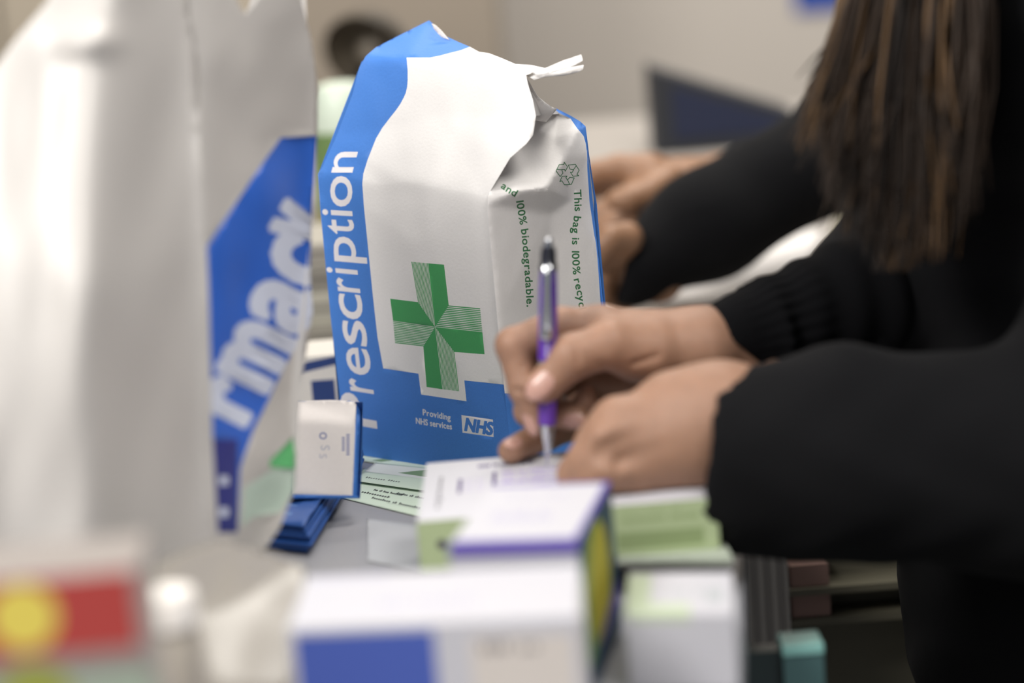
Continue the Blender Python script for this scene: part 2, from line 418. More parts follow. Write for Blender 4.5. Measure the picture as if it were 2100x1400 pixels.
carton('carton_body', a, ex, ey, .0265, {'top': tx, 'front': fr, 'front_base': 1, 'right_base': 1, 'left_base': 1, 'back_base': 1}, [M_white, M_pgreen, M_dgreen, M_ink, M_lil, M_gink, M_dgreen], None, parent=pc)
u_ = ex/np.linalg.norm(ex)
carton('tuck_flap', a-u_*.0005+ey*.02, u_*.0006, ey*.96, .023, {}, [M_pgreen], None, parent=pc)

# big white and blue carton in front
a = at(590, 1290, .068); b = at(1190, 1265, .068); ex = (b-a)*[1, 1, 0]; ey = (at(660, 1165, .068)-a+at(1165, 1140, .068)-b)/2*[1, 1, 0]; ey *= .075/np.linalg.norm(ey); a[2] = DESK+.0005
M_cblue = mat('carton_blue', (66, 88, 168), 0.5); M_cgrey = mat('carton_beige', (206, 198, 190), 0.5); M_lilac2 = mat('carton_lilac', (150, 146, 176), 0.5)
fc = empty('medicine_carton', (*(a+ex/2+ey/2)[:2], a[2]), 'large white carton with a blue front panel, nearest box on the desk', 'carton')
carton('carton_body', a, ex, ey, .068-.0005, {'front': [([rect(.02, 0, .50, .96)], 1), ([rect(.62, .0, .97, .9)], 2), (uvtext('500 mg', .66, .8, .2, .1), 3), (uvtext('tablets', .1, .2, .3, .16), 4)],
       'top': [(uvtext('100 tablets', .3, .35, .35, .2), 4), ([rect(.02, .93, .3, .98)], 4)], 'right': [([rect(.05, .0, .95, .5)], 4)]}, [M_white, M_cblue, M_cgrey, M_gink, mat('carton_faint', (176, 174, 192), .5)], None, parent=fc)
carton('tuck_flap', a+ex*1.0005+ey*.03, u_*.0007, ey*.94, .062, {}, [M_cgrey], None, parent=fc)
# purple edged carton
a = at(920, 1120, .074); b = at(1185, 1112, .074); c = at(1252, 987, .074); ex = (b-a)*[1, 1, 0]; ey = (c-b)*[1, 1, 0]; a[2] = DESK+.0005
M_vio = mat('carton_violet', (70, 48, 150), 0.5); M_teal = mat('carton_teal', (22, 62, 92), 0.5); M_ygr = mat('carton_yellow', (190, 178, 50), 0.5); M_gr2 = mat('carton_leaf', (110, 150, 80), 0.5)
blob = [(.50+.30*math.cos(t), .52+.40*math.sin(t)) for t in np.linspace(0, 2*math.pi, 28, endpoint=False)]
blob2 = [(.40+.42*math.cos(t), .45+.52*math.sin(t)) for t in np.linspace(0, 2*math.pi, 28, endpoint=False)]
pv = empty('medicine_carton', (*(a+ex/2+ey/2)[:2], a[2]), 'white carton with violet edge and teal and yellow end', 'carton')
carton('carton_body', a, ex, ey, .0735, {'top': [([rect(.0, .0, 1, .07)], 1), ([rect(.955, .05, 1, 1)], 1), ([rect(0, .97, 1, 1)], 1), (uvtext('Tablets', .2, .35, .5, .3), 6), (uvtext('56 film coated', .2, .75, .5, .1), 6)],
       'front': [([rect(0, .93, 1, 1)], 1)], 'left': [], 'right_base': 2, 'right': [([blob2], 4), ([blob], 3), ([[(0, 0), (1, 0), (1, .34), (0, .12)]], 1), ([[(0, 0), (1, 0), (1, .14), (0, .06)]], 5)]},
       [M_white, M_vio, M_teal, M_ygr, M_gr2, M_lilac2, MATS['carton_faint']], None, parent=pv)
carton('tuck_flap', a+ex*1.0005+ey*.03, np.array([.0007, 0, 0]), ey*.94, .012, {}, [M_teal], None, parent=pv)
# white carton at the desk edge
a = at(1268, 1262, .035); b = at(1492, 1262, .035); ex = (b-a)*[1, 1, 0]; ey = np.array([.006, .066, 0]); a[2] = DESK+.0005; a[0] += .003
M_leafw = mat('greenish_white', (184, 196, 168), 0.55)
carton('medicine_carton', a, ex, ey, .0345, {'top': [([rect(0, .0, .22, .95)], 1), ([rect(.22, .0, .6, .25)], 1), (uvtext('rx 400 kt', .25, .45, .5, .25), 2), ([rect(.75, .3, .9, .6)], 2)], 'front': [([rect(.05, .9, .6, .97)], 1)]},
       [M_white, M_leafw, mat('faint_grey_ink', (172, 176, 178), .6)], 'plain white carton with faint green top print at the desk edge')
# papers pile under the written carton
gs = [(1262, 1172), (1500, 1172), (1450, 1085), (1285, 1085)]
for i in range(5):
    q = np.array([at(x+[-3, 6, 12, 0, 4][i], y-i*3, 0.0046*i) for x, y in gs]); q[:, 2] += .001
    q2 = q.copy(); q2[:, 2] += .0038
    nm = ['sage green', 'pale grey', 'white', 'pale green', 'grey green'][i]
    o = mesh('paper_wad', np.vstack([q, q2]), [(3, 2, 1, 0), (4, 5, 6, 7), (0, 1, 5, 4), (1, 2, 6, 5), (2, 3, 7, 6), (3, 0, 4, 7)],
             mat('wad'+str(i), [(150, 156, 140), (170, 164, 160), (190, 184, 180), (140, 132, 128), (168, 176, 160)][i], .7, noise=.05, nscale=200), bevel=.0004)
    tag(o, nm+' folded paper wad, '+['lowest', 'second lowest', 'middle', 'second highest', 'topmost'][i]+' under the written carton', 'paper', 'folded papers under the written carton')

# carton with red and yellow print, near left
b_ = P(288, 1168, .84); RH = b_[2]-DESK-.0005; a = np.array([b_[0]-.098, b_[1]-.004, DESK+.0005]); ex = np.array([.098, .004, 0]); ey = np.array([-.004, .05, 0])
M_red = mat('carton_red', (176, 62, 56), .5); M_yel = mat('carton_bright_yellow', (226, 206, 90), .5); M_grn = mat('carton_olive', (150, 156, 60), .5); M_mint = mat('carton_mint', (160, 176, 156), .5); M_cream = mat('carton_cream', (186, 178, 168), .5)
oy = [(.57+.12*math.cos(t), .905+.085*math.sin(t)) for t in np.linspace(0, 2*math.pi, 24, endpoint=False)]
og = [(.58+.14*math.cos(t), .69+.09*math.sin(t)) for t in np.linspace(0, 2*math.pi, 24, endpoint=False)]
ry = empty('medicine_carton', (*(a+ex/2+ey/2)[:2], a[2]), 'carton with a red band and yellow spot over a green band, near left', 'carton')
carton('carton_body', a, ex, ey, RH, {'front_base': 4, 'front': [([rect(0, .80, .97, 1)], 1), ([oy], 2), ([rect(0, 0, 1, .74)], 5), ([og], 3)], 'top_base': 4, 'right_base': 4}, [M_cream, M_red, M_yel, M_grn, mat('carton_putty', (146, 138, 132), .5), M_mint], None, parent=ry)
carton('tuck_flap', a+ex*1.001+ey*.03, np.array([.0007, 0, 0]), ey*.94, RH*.9, {}, [M_cream], None, parent=ry)
# made-up bottle > cap; the near-white cap imitates a blurred round highlight
bt = P(338, 1212, .985); bo = np.array([bt[0], bt[1], DESK+.0005]); bh = bt[2]-bo[2]
pb = empty('highlight_bottle', bo, 'made-up small cream bottle, round white cap imitating a highlight, between the red banded carton and blue fronted carton', 'bottle')
lathe('bottle_body', bo, (0, 0, 1), [(0, .0120), (.0015, .0132), (bh-.019, .0132), (bh-.0145, .0095), (bh-.0142, .0095)], mat('bottle_cream', (172, 164, 152), .35), pb)
lathe('cap', bo, (0, 0, 1), [(bh-.0140, .0124), (bh-.002, .0124), (bh, .0114)], mat('cap_highlight_white', (252, 246, 238), .25), pb)
# clear crumpled plastic sleeve in front of the carrier bag
def film(name, keys, cre, outline, m, step=14, wr=.004, seed=1, label=None, cat=None, parent=None, solid=0):
    f = Field(keys, cre, blur=4); v, t, mi = tri_print(outline, [], step)
    X = f.pos(v[:, 0], v[:, 1], wr*vnoise(v[:, 0]/45, v[:, 1]/70, seed)); o = mesh(name, X, t, m, parent=parent, smooth=True, solid=solid)
    if label: tag(o, label, cat)
    return o

# ================================================================== prescription forms, folded bag stack
M_form = mat('form_green', (212, 228, 210), .7); M_formw = mat('form_white', (228, 232, 226), .7); M_band = mat('form_band', (128, 156, 120), .7); M_fink = mat('form_ink', (40, 50, 44), .7)
def sheet(name, cs, h, layers, mats, label, cat, group=None, curl=.0, lift=0):
    """cs = four corners in picture coordinates on the worktop: near-left, near-right, far-right, far-left"""
    C = np.array([at(x, y, h) for x, y in cs]); v, t, mi = tri_print([(0, 0), (1, 0), (1, 1), (0, 1)], layers, .08)
    u, w_ = v[:, :1], v[:, 1:]; X = C[0]*(1-u)*(1-w_)+C[1]*u*(1-w_)+C[2]*u*w_+C[3]*(1-u)*w_
    X[:, 2] += curl*np.sin(u[:, 0]*5+1)*w_[:, 0]*.5+curl*.6+lift*np.maximum(0, u[:, 0]-.6)**2
    o = mesh(name, X, t, mats, mi, smooth=True, solid=.00012); tag(o, label, cat, group); return o
lines = []
for i, (s, x, y, w_) in enumerate([('Age Title', .22, .66, .14), ('D.o.B', .20, .58, .08), ('No. of days treatment', .26, .38, .24), ('Number of items', .48, .40, .22), ('NP endorsement', .1, .26, .3), ('Signature of Prescriber', .3, .16, .4), ('Date', .8, .3, .1)]):
    for o1 in (0, .002, .004): lines.append((uvtext(s, x+o1, y+o1*2, w_*1.15, .075), 1))
lines += [([rect(.45, y, .95, y+.004)], 1) for y in (.14, .55, .74)]
sheet('prescription_form', [(690, 1018), (905, 1070), (960, 985), (745, 960)], .0006, lines, [M_form, M_fink], 'pale green prescription form with black printing, nearest of the loose forms', 'form', 'prescription forms')
sheet('prescription_form', [(722, 985), (900, 1010), (960, 968), (770, 948)], .0022, [([rect(.0, .5, .75, .95)], 1), ([[(.35, .62), (.62, .95), (.95, .9), (.95, .55)]], 2), (uvtext('Pharmacy Stamp', .1, .2, .4, .1), 3)], [M_form, M_formw, M_band, M_fink], 'white and green prescription form with a dark green band, between the lowest and top forms', 'form', 'prescription forms')
# form directly under the paper bag
A0 = at(1052, 982); B0 = at(703, 930); C0 = at(1268, 925)
sheet('prescription_form', [(1100, 1010), (1290, 950), (1010, 900), (690, 935)], .0005, [([rect(.05, .8, .9, .85)], 1)], [M_form, M_band], 'pale green prescription form lying directly beneath the paper bag', 'form', 'prescription forms')
o = sheet('paper_sheet', [(752, 1150), (905, 1180), (880, 1078), (752, 1062)], .0004, [], [mat('plain_white_sheet', (178, 180, 184), .5)], 'blank white sheet on the grey desk left of the written carton', 'paper')

# stack of folded blue paper bags, the top one with its white base flap standing
M_bb = mat('folded_bag_blue', (30, 78, 150), .55, noise=.05, nscale=700); M_bbl = mat('folded_bag_line', (84, 122, 176), .6)
M_flap = mat('flap_white', (232, 226, 222), .7, noise=.015, nscale=500)
c4 = [at(548, 1128), at(636, 1138), at(745, 958), at(640, 950)]
for i in range(7):
    off = np.array([rng.uniform(-.002, .002), rng.uniform(-.003, .003), 0]); z0 = DESK+.0006+.0022*i
    q = np.array([p+off for p in c4]); q[:, 2] = z0; q2 = q.copy(); q2[:, 2] = z0+.0019
    if i == 6:
        sb = empty('folded_paper_bag', q.mean(0), 'topmost folded blue paper bag of the stack with its white base flap standing up', 'paper bag', 'folded blue paper bags')
        v, t, mi = tri_print([(0, 0), (1, 0), (1, 1), (0, 1)], [([rect(.18, .08+.11*k, .6, .095+.11*k)], 1) for k in range(6)], .1)
        u, w_ = v[:, :1], v[:, 1:]; X = q2[0]*(1-u)*(1-w_)+q2[1]*u*(1-w_)+q2[2]*u*w_+q2[3]*(1-u)*w_
        X[:, 2] += .0016*np.abs(np.sin(w_[:, 0]*14))**2
        mesh('folded_body', X, t, [M_bb, M_bbl], mi, sb, smooth=True, solid=.0012)
        # flap: white base panel with blue rim
        fk = [(598, 1020, 1.410), (738, 1022, 1.415), (745, 822, 1.432), (612, 820, 1.432), (604, 860, 1.420), (744, 868, 1.424)]
        f = Field(fk, [(4, 5)], blur=1)
        def ftxt(s, x, y, sz, sx=1): return text_poly(s, (x, y), (0, 1), sz, sx)
        lay = [([[(731, 818), (748, 818), (744, 1030), (722, 1030)]], 1), ([[(590, 1013), (750, 1016), (750, 1030), (590, 1030)]], 1), ([rect(701, 896+5*k, 707, 899+5*k) for k in range(6)], 2), ([rect(710, 890+5*k, 717, 893+5*k) for k in range(9)], 2),
               (ftxt('o', 655, 885, 34, .9), 2), (ftxt('S', 658, 912, 26), 3), (ftxt('S', 655, 930, 22), 3)]
        v, t, mi = tri_print([(600, 1022), (738, 1022), (743, 940), (744, 824), (680, 820), (612, 822), (605, 912)], lay, 8)
        X = f.pos(v[:, 0], v[:, 1], .0012*vnoise(v[:, 0]/25, v[:, 1]/30, 3)-.003*np.clip((v[:, 0]-728)/14, 0, 1)*-3)
        fl = mesh('base_flap', X, t, [M_flap, M_bblue, mat('faint_blue_ink', (110, 120, 170), .7), mat('fainter_blue_ink', (180, 182, 196), .7)], mi, sb, smooth=True, solid=.0003)
        fl['label'] = 'white base flap with blue rim'
        # back of the opened base, joining the flap to the stack
        pts = np.array([f.pos(np.array([x]), np.array([y]))[0] for x, y in ((600, 1022), (738, 1022), (744, 824), (612, 822))])
        bk = pts+np.array([-.002, .006, 0]); bk[:2, 2] = q2[0, 2]+.001; bk[2:, 2] = pts[2:, 2]-.012
        mesh('bag_back', np.vstack([pts, bk]), [(0, 3, 7, 4), (1, 5, 6, 2), (3, 2, 6, 7), (4, 7, 6, 5)], M_bb, parent=sb, solid=.0002)
    else:
        o = mesh('folded_paper_bag', np.vstack([q, q2]), [(3, 2, 1, 0), (4, 5, 6, 7), (0, 1, 5, 4), (1, 2, 6, 5), (2, 3, 7, 6), (3, 0, 4, 7)], M_bb, bevel=.0005)
        tag(o, 'flat folded blue paper bag, '+['lowest', 'second lowest', 'third lowest', 'fourth lowest', 'fifth lowest', 'just under the topmost'][i]+' in the stack beside the carrier bag', 'paper bag', 'folded blue paper bags')

# ================================================================== the prescription bag
def stroke(pl, w_, close=True):
    pl = [np.array(p, float) for p in pl]; out = []
    for a_, b_ in zip(pl, pl[1:]+([pl[0]] if close else [])):
        d = b_-a_; L = np.linalg.norm(d)
        if L < 1e-6: continue
        d /= L; n_ = np.array([-d[1], d[0]])*w_/2; out.append([tuple(a_-n_-d*w_*.3), tuple(b_-n_+d*w_*.3), tuple(b_+n_+d*w_*.3), tuple(a_+n_-d*w_*.3)])
    return out
def thick(conts, w_, m):
    return [(conts, m)]+[([q], m) for lp in conts for q in stroke([tuple(r) for r in lp], w_)]
bag = empty('prescription_bag', ((A0+B0+C0)/3*[1, 1, 0]+[0, 0, DESK]), 'white and blue paper prescription bag with a green cross standing on the desk', 'paper bag')
LIFT = .0032
for q in (A0, B0, C0): q[2] += LIFT
ab = (B0-A0); ab /= np.linalg.norm(ab); nb = np.array([-ab[1], ab[0], 0]); nb = nb if nb[1] > 0 else -nb
ac = (C0-A0); ac /= np.linalg.norm(ac); ni = np.array([-ac[1], ac[0], 0]); ni = ni if ni @ ab > 0 else -ni
def dplane(x, y, o, n_, s):
    d = ray(x, y); t = ((o+n_*s-CAM) @ n_)/(d @ n_); return t
def FK(l): return [(x, y, dplane(x, y, A0, nb, s)) for x, y, s in l]
def SK(l): return [(x, y, dplane(x, y, A0, ni, s)) for x, y, s in l]
fkeys = [(1054, 990, 0), (700, 935, 0), (1001, 405, 0), (654, 352, 0), (1046, 324, .011), (1094, 278, .019), (1099, 238, .025), (1081, 154, .036), (685, 285, .010), (737, 138, .029),
         (836, 119, .034), (960, 134, .036), (771, 97, .046), (880, 40, .078), (914, 74, .074), (964, 96, .066), (1030, 118, .058), (1122, 141, .046), (755, 112, .034),
         (830, 372, .001), (900, 238, .025), (880, 650, -.004), (850, 500, -.004), (780, 380, .0)]
FF = Field(FK(fkeys), [(2, 19), (19, 23), (23, 3), (7, 11), (11, 10), (10, 18), (18, 9)], blur=1.5)
outl = [(1054, 984), (878, 957), (741, 933), (703, 927), (697, 815), (678, 650), (665, 515), (657, 430), (652, 356), (662, 341), (686, 288), (721, 198), (737, 138), (750, 115), (771, 97), (820, 72), (880, 42), (893, 53), (914, 74),
        (940, 86), (964, 96), (982, 106), (1003, 109), (1029, 119), (1057, 131), (1089, 133), (1120, 140), (1100, 146), (1079, 154), (1082, 170), (1093, 206), (1099, 238), (1093, 277), (1079, 295), (1046, 324), (1025, 359), (1001, 399), (1002, 441), (1006, 500), (1023, 688), (1046, 911)]
c2 = lambda l: [(600+x/2.692, 480+y/2.692) for x, y in l]
white = [(786, 755), (774, 690), (764, 600), (752, 480), (746, 420), (743, 377), (745, 356), (754, 327), (771, 284), (784, 262), (800, 241), (812, 226), (821, 213), (828, 200), (832, 191), (835, 178), (836, 165), (836, 145), (834, 118),
         (882, 118), (902, 114), (921, 109), (945, 103), (966, 95), (1000, 80), (1150, 100), (1150, 160), (1130, 240), (1110, 330), (1060, 400), (1012, 480), (1010, 500), (1040, 789)] + c2([(948, 807), (960, 922), (710, 885), (695, 770)])
X_ = {k: np.array(c2([v])[0]) for k, v in dict(T1=(655, 152), Tm=(748, 161), T2=(836, 168), NE=(862, 392), R1=(1035, 408), Rm=(1048, 540), R2=(1060, 663), SE=(893, 650), B2=(920, 867), Bm=(828, 856), B1=(740, 843), SW=(722, 620), L2=(566, 602), Lm=(555, 478), L1=(539, 356), NW=(692, 375), C=(787, 512)).items()}
G = lambda *k: [tuple(X_[i]) for i in k]
lay = [([white], 1)]
for q in (G('Tm', 'T2', 'NE', 'C'), G('C', 'Rm', 'R2', 'SE'), G('C', 'Bm', 'B1', 'SW'), G('C', 'Lm', 'L1', 'NW')): lay.append(([q], 2))
def stripe(o1, o2, i1, n_=13):
    out = []; o1, o2, i1, i2 = X_[o1], X_[o2], X_[i1], X_['C']
    for k in range(n_):
        s0, s1 = (k+.1)/n_, (k+.72)/n_; L = lambda a, b, s: tuple(a+(b-a)*s)
        out.append([L(o1, o2, s0), L(o1, o2, s1), L(i1, i2, s1), L(i1, i2, s0)])
    return out
for q in (('T1', 'Tm', 'NW'), ('R1', 'Rm', 'NE'), ('B2', 'Bm', 'SE'), ('L2', 'Lm', 'SW')): lay.append((stripe(*q), 2))
base_path = [(733, 312), (722, 353), (718.5, 399), (722, 440), (726, 481), (730, 538), (733, 562), (738, 599), (745, 655), (754, 710), (761, 770), (766, 807), (773, 878)]
bx = lambda y: np.interp(y, [p[1] for p in base_path], [p[0] for p in base_path])
for ch, y0, y1 in (('n', 312, 353), ('o', 363, 424), ('i', 433, 443), ('t', 452, 481), ('p', 488, 538), ('i', 554, 563), ('r', 574, 600), ('c', 606, 656), ('s', 660, 710), ('e', 717, 771), ('r', 783, 807), ('P', 815, 878)):
    g = np.vstack(glyph(ch, .012)); gw = g[:, 0].max()-g[:, 0].min(); size = np.interp(y1, [400, 850], [93, 104])
    o1 = np.array([bx(y1), y1]); o2 = np.array([bx(y0), y0]); d = o2-o1; L = np.linalg.norm(d); sl = .06+np.clip((y1-440)/430, 0, 1)*.12
    if ch == 'n': sl = 0.0
    up = np.array([-1, -sl]); d /= L
    out = [o1+np.outer((lp[:, 0]-g[:, 0].min())/gw*L, d)+np.outer(lp[:, 1]*size, up) for lp in glyph(ch, .012)]
    lay += thick(out, 1.8, 3)
def fittext(s, p0, p1, h, bold=0.0, shear=(0, -1)):
    L = text_len(s); p0, p1 = np.array(p0, float), np.array(p1, float); out = []; x0 = 0
    for ch in s:
        if ch != ' ':
            for lp in glyph(ch, bold): out.append(p0+np.outer((lp[:, 0]+x0)/L, p1-p0)+np.outer(lp[:, 1]*h, np.array(shear)))
        x0 += adv(ch)
    return out
lay += thick(fittext('Providing', (866.5, 850.5), (925, 862), 17.5, 0, (-.05, -1)), .8, 3)
lay += thick(fittext('NHS services', (852.5, 868), (927.5, 880.5), 17.5, 0, (-.05, -1)), .8, 3)
lay.append(([c2([(932, 998), (1106, 1023), (1110, 1120), (938, 1095)])], 3))
lay += thick(fittext('NHS', (951.5, 881.5), (1010.5, 891.5), 35, 0, (.16, -1)), 3.6, 0)
v, t, mi = tri_print(outl, lay, 9, creases=[[(1001, 402), (940, 392), (830, 374), (780, 378), (700, 358), (654, 352)], [(1081, 156), (960, 136), (836, 119), (755, 112)]])
x, y = v.T
wr = .0016*vnoise(x/60, y/75, 11, 8)+.0005*vnoise(x/16, y/22, 12, 9)
wr *= np.clip((960-y)/120, 0.1, 1)
fold = np.exp(-((y-(395+(x-880)*.10))/28)**2); wr = wr-.0012*fold*vnoise(x/24, y/30, 15)
fp = mesh('front_panel', FF.pos(x, y, wr), t, [M_bblue, M_paper, M_bgreen, M_bwhite], mi, bag, smooth=True)
fp['label'] = 'front panel with blue Prescription band and green cross'
# gusset side
skeys = [(1054, 990, 0), (1270, 930, 0), (1001, 420, 0), (1001, 399, .001), (1226, 419, 0), (1232, 500, 0), (1172, 409, .007), (1118, 385, -.004), (1060, 392, -.004), (1130, 440, .008), (1046, 324, .017), (1090, 285, .024),
         (1136, 286, .018), (1183, 263, .003), (1110, 345, .010), (1155, 325, .004), (1099, 238, .030), (1140, 221, .036), (1202, 258, -.001), (1170, 238, .018), (1066, 308, .022), (1209, 316, 0), (1120, 640, .010), (1245, 640, 0), (1025, 640, 0), (1061, 341, .013)]
SF = Field(SK(skeys), [(2, 8), (8, 7), (7, 6), (6, 4), (20, 12), (12, 13), (25, 14), (7, 14)], blur=0.9, res=3)
sout = [(1054, 984), (1046, 911), (1023, 688), (1006, 500), (1001, 441), (1000, 402), (1015, 372), (1035, 338), (1056, 312), (1085, 285), (1090, 245), (1110, 228), (1140, 222), (1170, 237), (1190, 249), (1201, 259), (1205, 290), (1208, 316), (1216, 370), (1224, 419), (1231, 500), (1242, 627), (1256, 790), (1268, 925)]
bstrip = [(1128, 223), (1170, 243), (1183, 262), (1197, 279), (1205, 308), (1210, 348), (1218, 410), (1217.5, 443), (1223, 496), (1232, 627), (1246, 790), (1300, 790), (1280, 500), (1260, 300), (1210, 220), (1140, 210)]
slay = [([bstrip], 1), ([[(1030, 806), (1150, 812), (1250, 790), (1300, 780), (1300, 1000), (1030, 1000)]], 1)]
T1_ = 'This bag is 100% recycl'; sx1 = 250/(text_len(T1_)*21.5); T2_ = '100% biodegradable.'; sx2 = 224/(text_len(T2_)*21.5)
slay += thick(text_path('This bag is 100% recyclable', [(1177, 389), (1179, 430), (1174, 470), (1173, 520), (1176, 570), (1183, 600), (1189, 640), (1196, 720)], 21.5, sx1), .9, 2)
slay += thick(text_path('and', [(1026, 384), (1040, 394), (1060, 406)], 21, sx1), .9, 2)
slay += thick(text_path('100% biodegradable.', [(1058, 408), (1063, 440), (1070, 480), (1075, 540), (1079, 600), (1082, 660)], 21.5, sx2), .9, 2)
arrow = [(-1.03, -.2), (-.75, -.76), (-.33, -.78), (-.30, -.97), (0, -.56), (-.2, -.17), (-.26, -.32), (-.52, -.32), (-.42, .0), (-.66, .30)]
for k in range(3):
    a_ = k*2*math.pi/3; ca, sa = math.cos(a_), math.sin(a_)
    pl = [(1164+23*(x*ca-y*sa), 355+23*(x*sa+y*ca)) for x, y in arrow]
    fl_ = [(1164+23*(x*ca-y*sa), 355+23*(x*sa+y*ca)) for x, y in ((-.97, -.34), (-.52, -.30))]
    for q in stroke(pl, 1.5)+stroke(fl_, 1.5, False): slay.append(([q], 2))
v, t, mi = tri_print(sout, slay, 7, creases=[[(1001, 414), (1060, 392), (1118, 385), (1172, 409)], [(1066, 308), (1136, 286), (1183, 263)]])
x, y = v.T
wr = .0007*vnoise(x/22, y/45, 21)+.0003*vnoise(x/9, y/14, 22); wr = wr*np.clip((955-y)/100, .1, 1)*np.clip((x-1003)/15, .15, 1)*np.clip((1262-x)/40, .2, 1)
sp = mesh('side_gusset', SF.pos(x, y, wr), t, [M_paper, M_bblue, M_btext], mi, bag, smooth=True)
sp['label'] = 'side gusset with green recycling print'
# twisted top corner ears and the inside of the back panel
def bagsheet(name, outline, keys, m=None, seed=0, amp=.0008, step=7, cre=()):
    f = Field(FK(keys), cre, blur=1.0, res=3); v, t, mi = tri_print(outline, [], step); X = f.pos(v[:, 0], v[:, 1], amp*vnoise(v[:, 0]/20, v[:, 1]/12, seed))
    return mesh(name, X, t, m or M_paper, parent=bag, smooth=True, solid=.0002)
bagsheet('top_fold', [(1088, 148), (1120, 139), (1155, 124), (1192, 112), (1195, 124), (1170, 138), (1140, 146), (1105, 156)], [(1085, 155, .040), (1120, 139, .042), (1195, 110, .05), (1197, 126, .035), (1140, 148, .034)], seed=3)
bagsheet('top_fold', [(1080, 155), (1110, 150), (1140, 147), (1170, 138), (1197, 133), (1196, 142), (1186, 148), (1157, 155), (1120, 158), (1095, 164)], [(1078, 153, .041), (1197, 132, .058), (1196, 146, .050), (1120, 160, .046), (1095, 166, .04)], seed=4)
bagsheet('back_panel_top', [(1080, 158), (1090, 176), (1102, 196), (1118, 212), (1142, 224), (1120, 250), (1085, 245), (1075, 190)], [(1078, 155, .044), (1145, 224, .062), (1125, 255, .062), (1072, 190, .05), (1085, 250, .05)], seed=5)
bagsheet('torn_edge', [(885, 48), (893, 51), (905, 62), (922, 82), (905, 76), (890, 60)], [(880, 44, .066), (925, 85, .066), (905, 55, .067), (890, 66, .066)], m=mat('bag_inside', (222, 214, 206), .8), seed=6, step=4)
# unseen back and left faces, closing the bag
Dp = B0+(C0-A0); hz = np.array([0, 0, 1.])
B1 = FF.pos(np.array([654.]), np.array([353.]))[0]; A1 = FF.pos(np.array([1003.]), np.array([402.]))[0]; RL = FF.pos(np.array([742.]), np.array([125.]))[0]; RT_ = FF.pos(np.array([882.]), np.array([45.]))[0]
RR = FF.pos(np.array([1100.]), np.array([146.]))[0]; C1 = SF.pos(np.array([1200.]), np.array([262.]))[0]; D1 = np.array([Dp[0], Dp[1], C1[2]-.004])
mesh('left_gusset', [B0, Dp, D1, B1, RL, (RL+D1)/2-ab*.025+hz*.01], [(0, 3, 2, 1), (3, 4, 5, 2)], M_bblue, parent=bag)
BT = [FF.pos(np.array([x_]), np.array([y_]))[0]+nb*.003-hz*.004 for x_, y_ in ((1062, 160), (1000, 125), (940, 100), (882, 60))]
mesh('back_panel', [Dp, C0, C1, D1, SF.pos(np.array([1145.]), np.array([234.]))[0]+nb*.002, P(1088, 238, depth(BT[0])), *BT, (RL+D1)/2-ab*.025+hz*.01], [(0, 1, 2, 3), (3, 2, 4, 5, 6, 7, 8, 9, 10)], [M_bblue, M_paper], [0, 1], parent=bag)
mesh('base', [A0, B0, Dp, C0], [(0, 1, 2, 3)], M_bblue, parent=bag)

# ================================================================== carrier bag
M_poly = mat('polythene', (218, 214, 209), .38, trans=.30, noise=.012, nscale=8, spec=.5)
M_pblue = mat('polythene_blue', (56, 106, 204), .34, noise=.04, nscale=25); M_ptext = mat('polythene_print', (214, 220, 236), .4); M_pgr = mat('polythene_green', (100, 190, 120), .4)
M_pnav = mat('polythene_navy', (50, 56, 130), .4); M_pmint = mat('polythene_mint', (196, 214, 200), .35)
cb = empty('carrier_bag', at(380, 1190)*[1, 1, 0]+[0, 0, DESK], 'tall white plastic carrier bag with blue printed side standing at the left', 'carrier bag')
ck = [(-260, 1290, 1.10), (-260, 300, 1.14), (-60, -330, 1.20), (200, 1250, 1.115), (160, 600, 1.10), (200, 120, 1.15), (300, -330, 1.21), (445, 1182, 1.20), (430, 800, 1.205), (425, 505, 1.21), (405, 150, 1.22), (385, -60, 1.23), (380, -330, 1.25)]
CF = Field(ck, [(7, 8), (8, 9), (9, 10), (10, 11)], blur=5, res=6)
fo = [(452, 1178), (436, 900), (428, 600), (424, 505), (412, 300), (402, 150), (385, 0), (372, -140), (300, -150), (250, -330), (60, -330), (110, -150), (100, 0), (40, 70), (-20, 150), (-90, 260), (-160, 500), (-200, 900), (-210, 1270), (100, 1250), (300, 1225)]
v, t, mi = tri_print(fo, [], 16); x, y = v.T
wr = .009*vnoise(x/75, y/300, 31, 8)*np.clip((445-x)/120, 0, 1)+.004*vnoise(x/35, y/90, 32)*np.clip((445-x)/80, .1, 1)
wr -= .010*np.exp(-(((x-180)/60)**2+((y-85)/30)**2))
f1 = mesh('front_panel', CF.pos(x, y, wr), t, [M_poly], mi, cb, smooth=True, solid=.00015)
f1['label'] = 'plain white front panel'
gk = [(452, 1180, 1.20), (430, 800, 1.205), (425, 505, 1.21), (405, 150, 1.22), (385, -60, 1.23), (380, -330, 1.25), (515, 1172, 1.235), (604, 1000, 1.275), (608, 820, 1.30), (642, 640, 1.315), (648, 280, 1.325), (655, 180, 1.325), (625, 0, 1.31), (600, -330, 1.30), (520, 700, 1.25), (510, 300, 1.262), (505, 60, 1.262), (540, 930, 1.245)]
GF = Field(gk, [(0, 1), (1, 2), (2, 3), (3, 4)], blur=3.5, res=5)
go = [(450, 1178), (436, 900), (428, 600), (424, 505), (412, 300), (402, 150), (385, 0), (372, -140), (440, -90), (500, 28), (560, -40), (590, -250), (620, -250), (618, 0), (640, 90), (652, 190), (650, 280), (640, 430), (636, 560), (641, 640), (625, 740), (612, 820), (606, 900), (604, 1000), (575, 1080), (515, 1172), (480, 1180)]
M3 = []
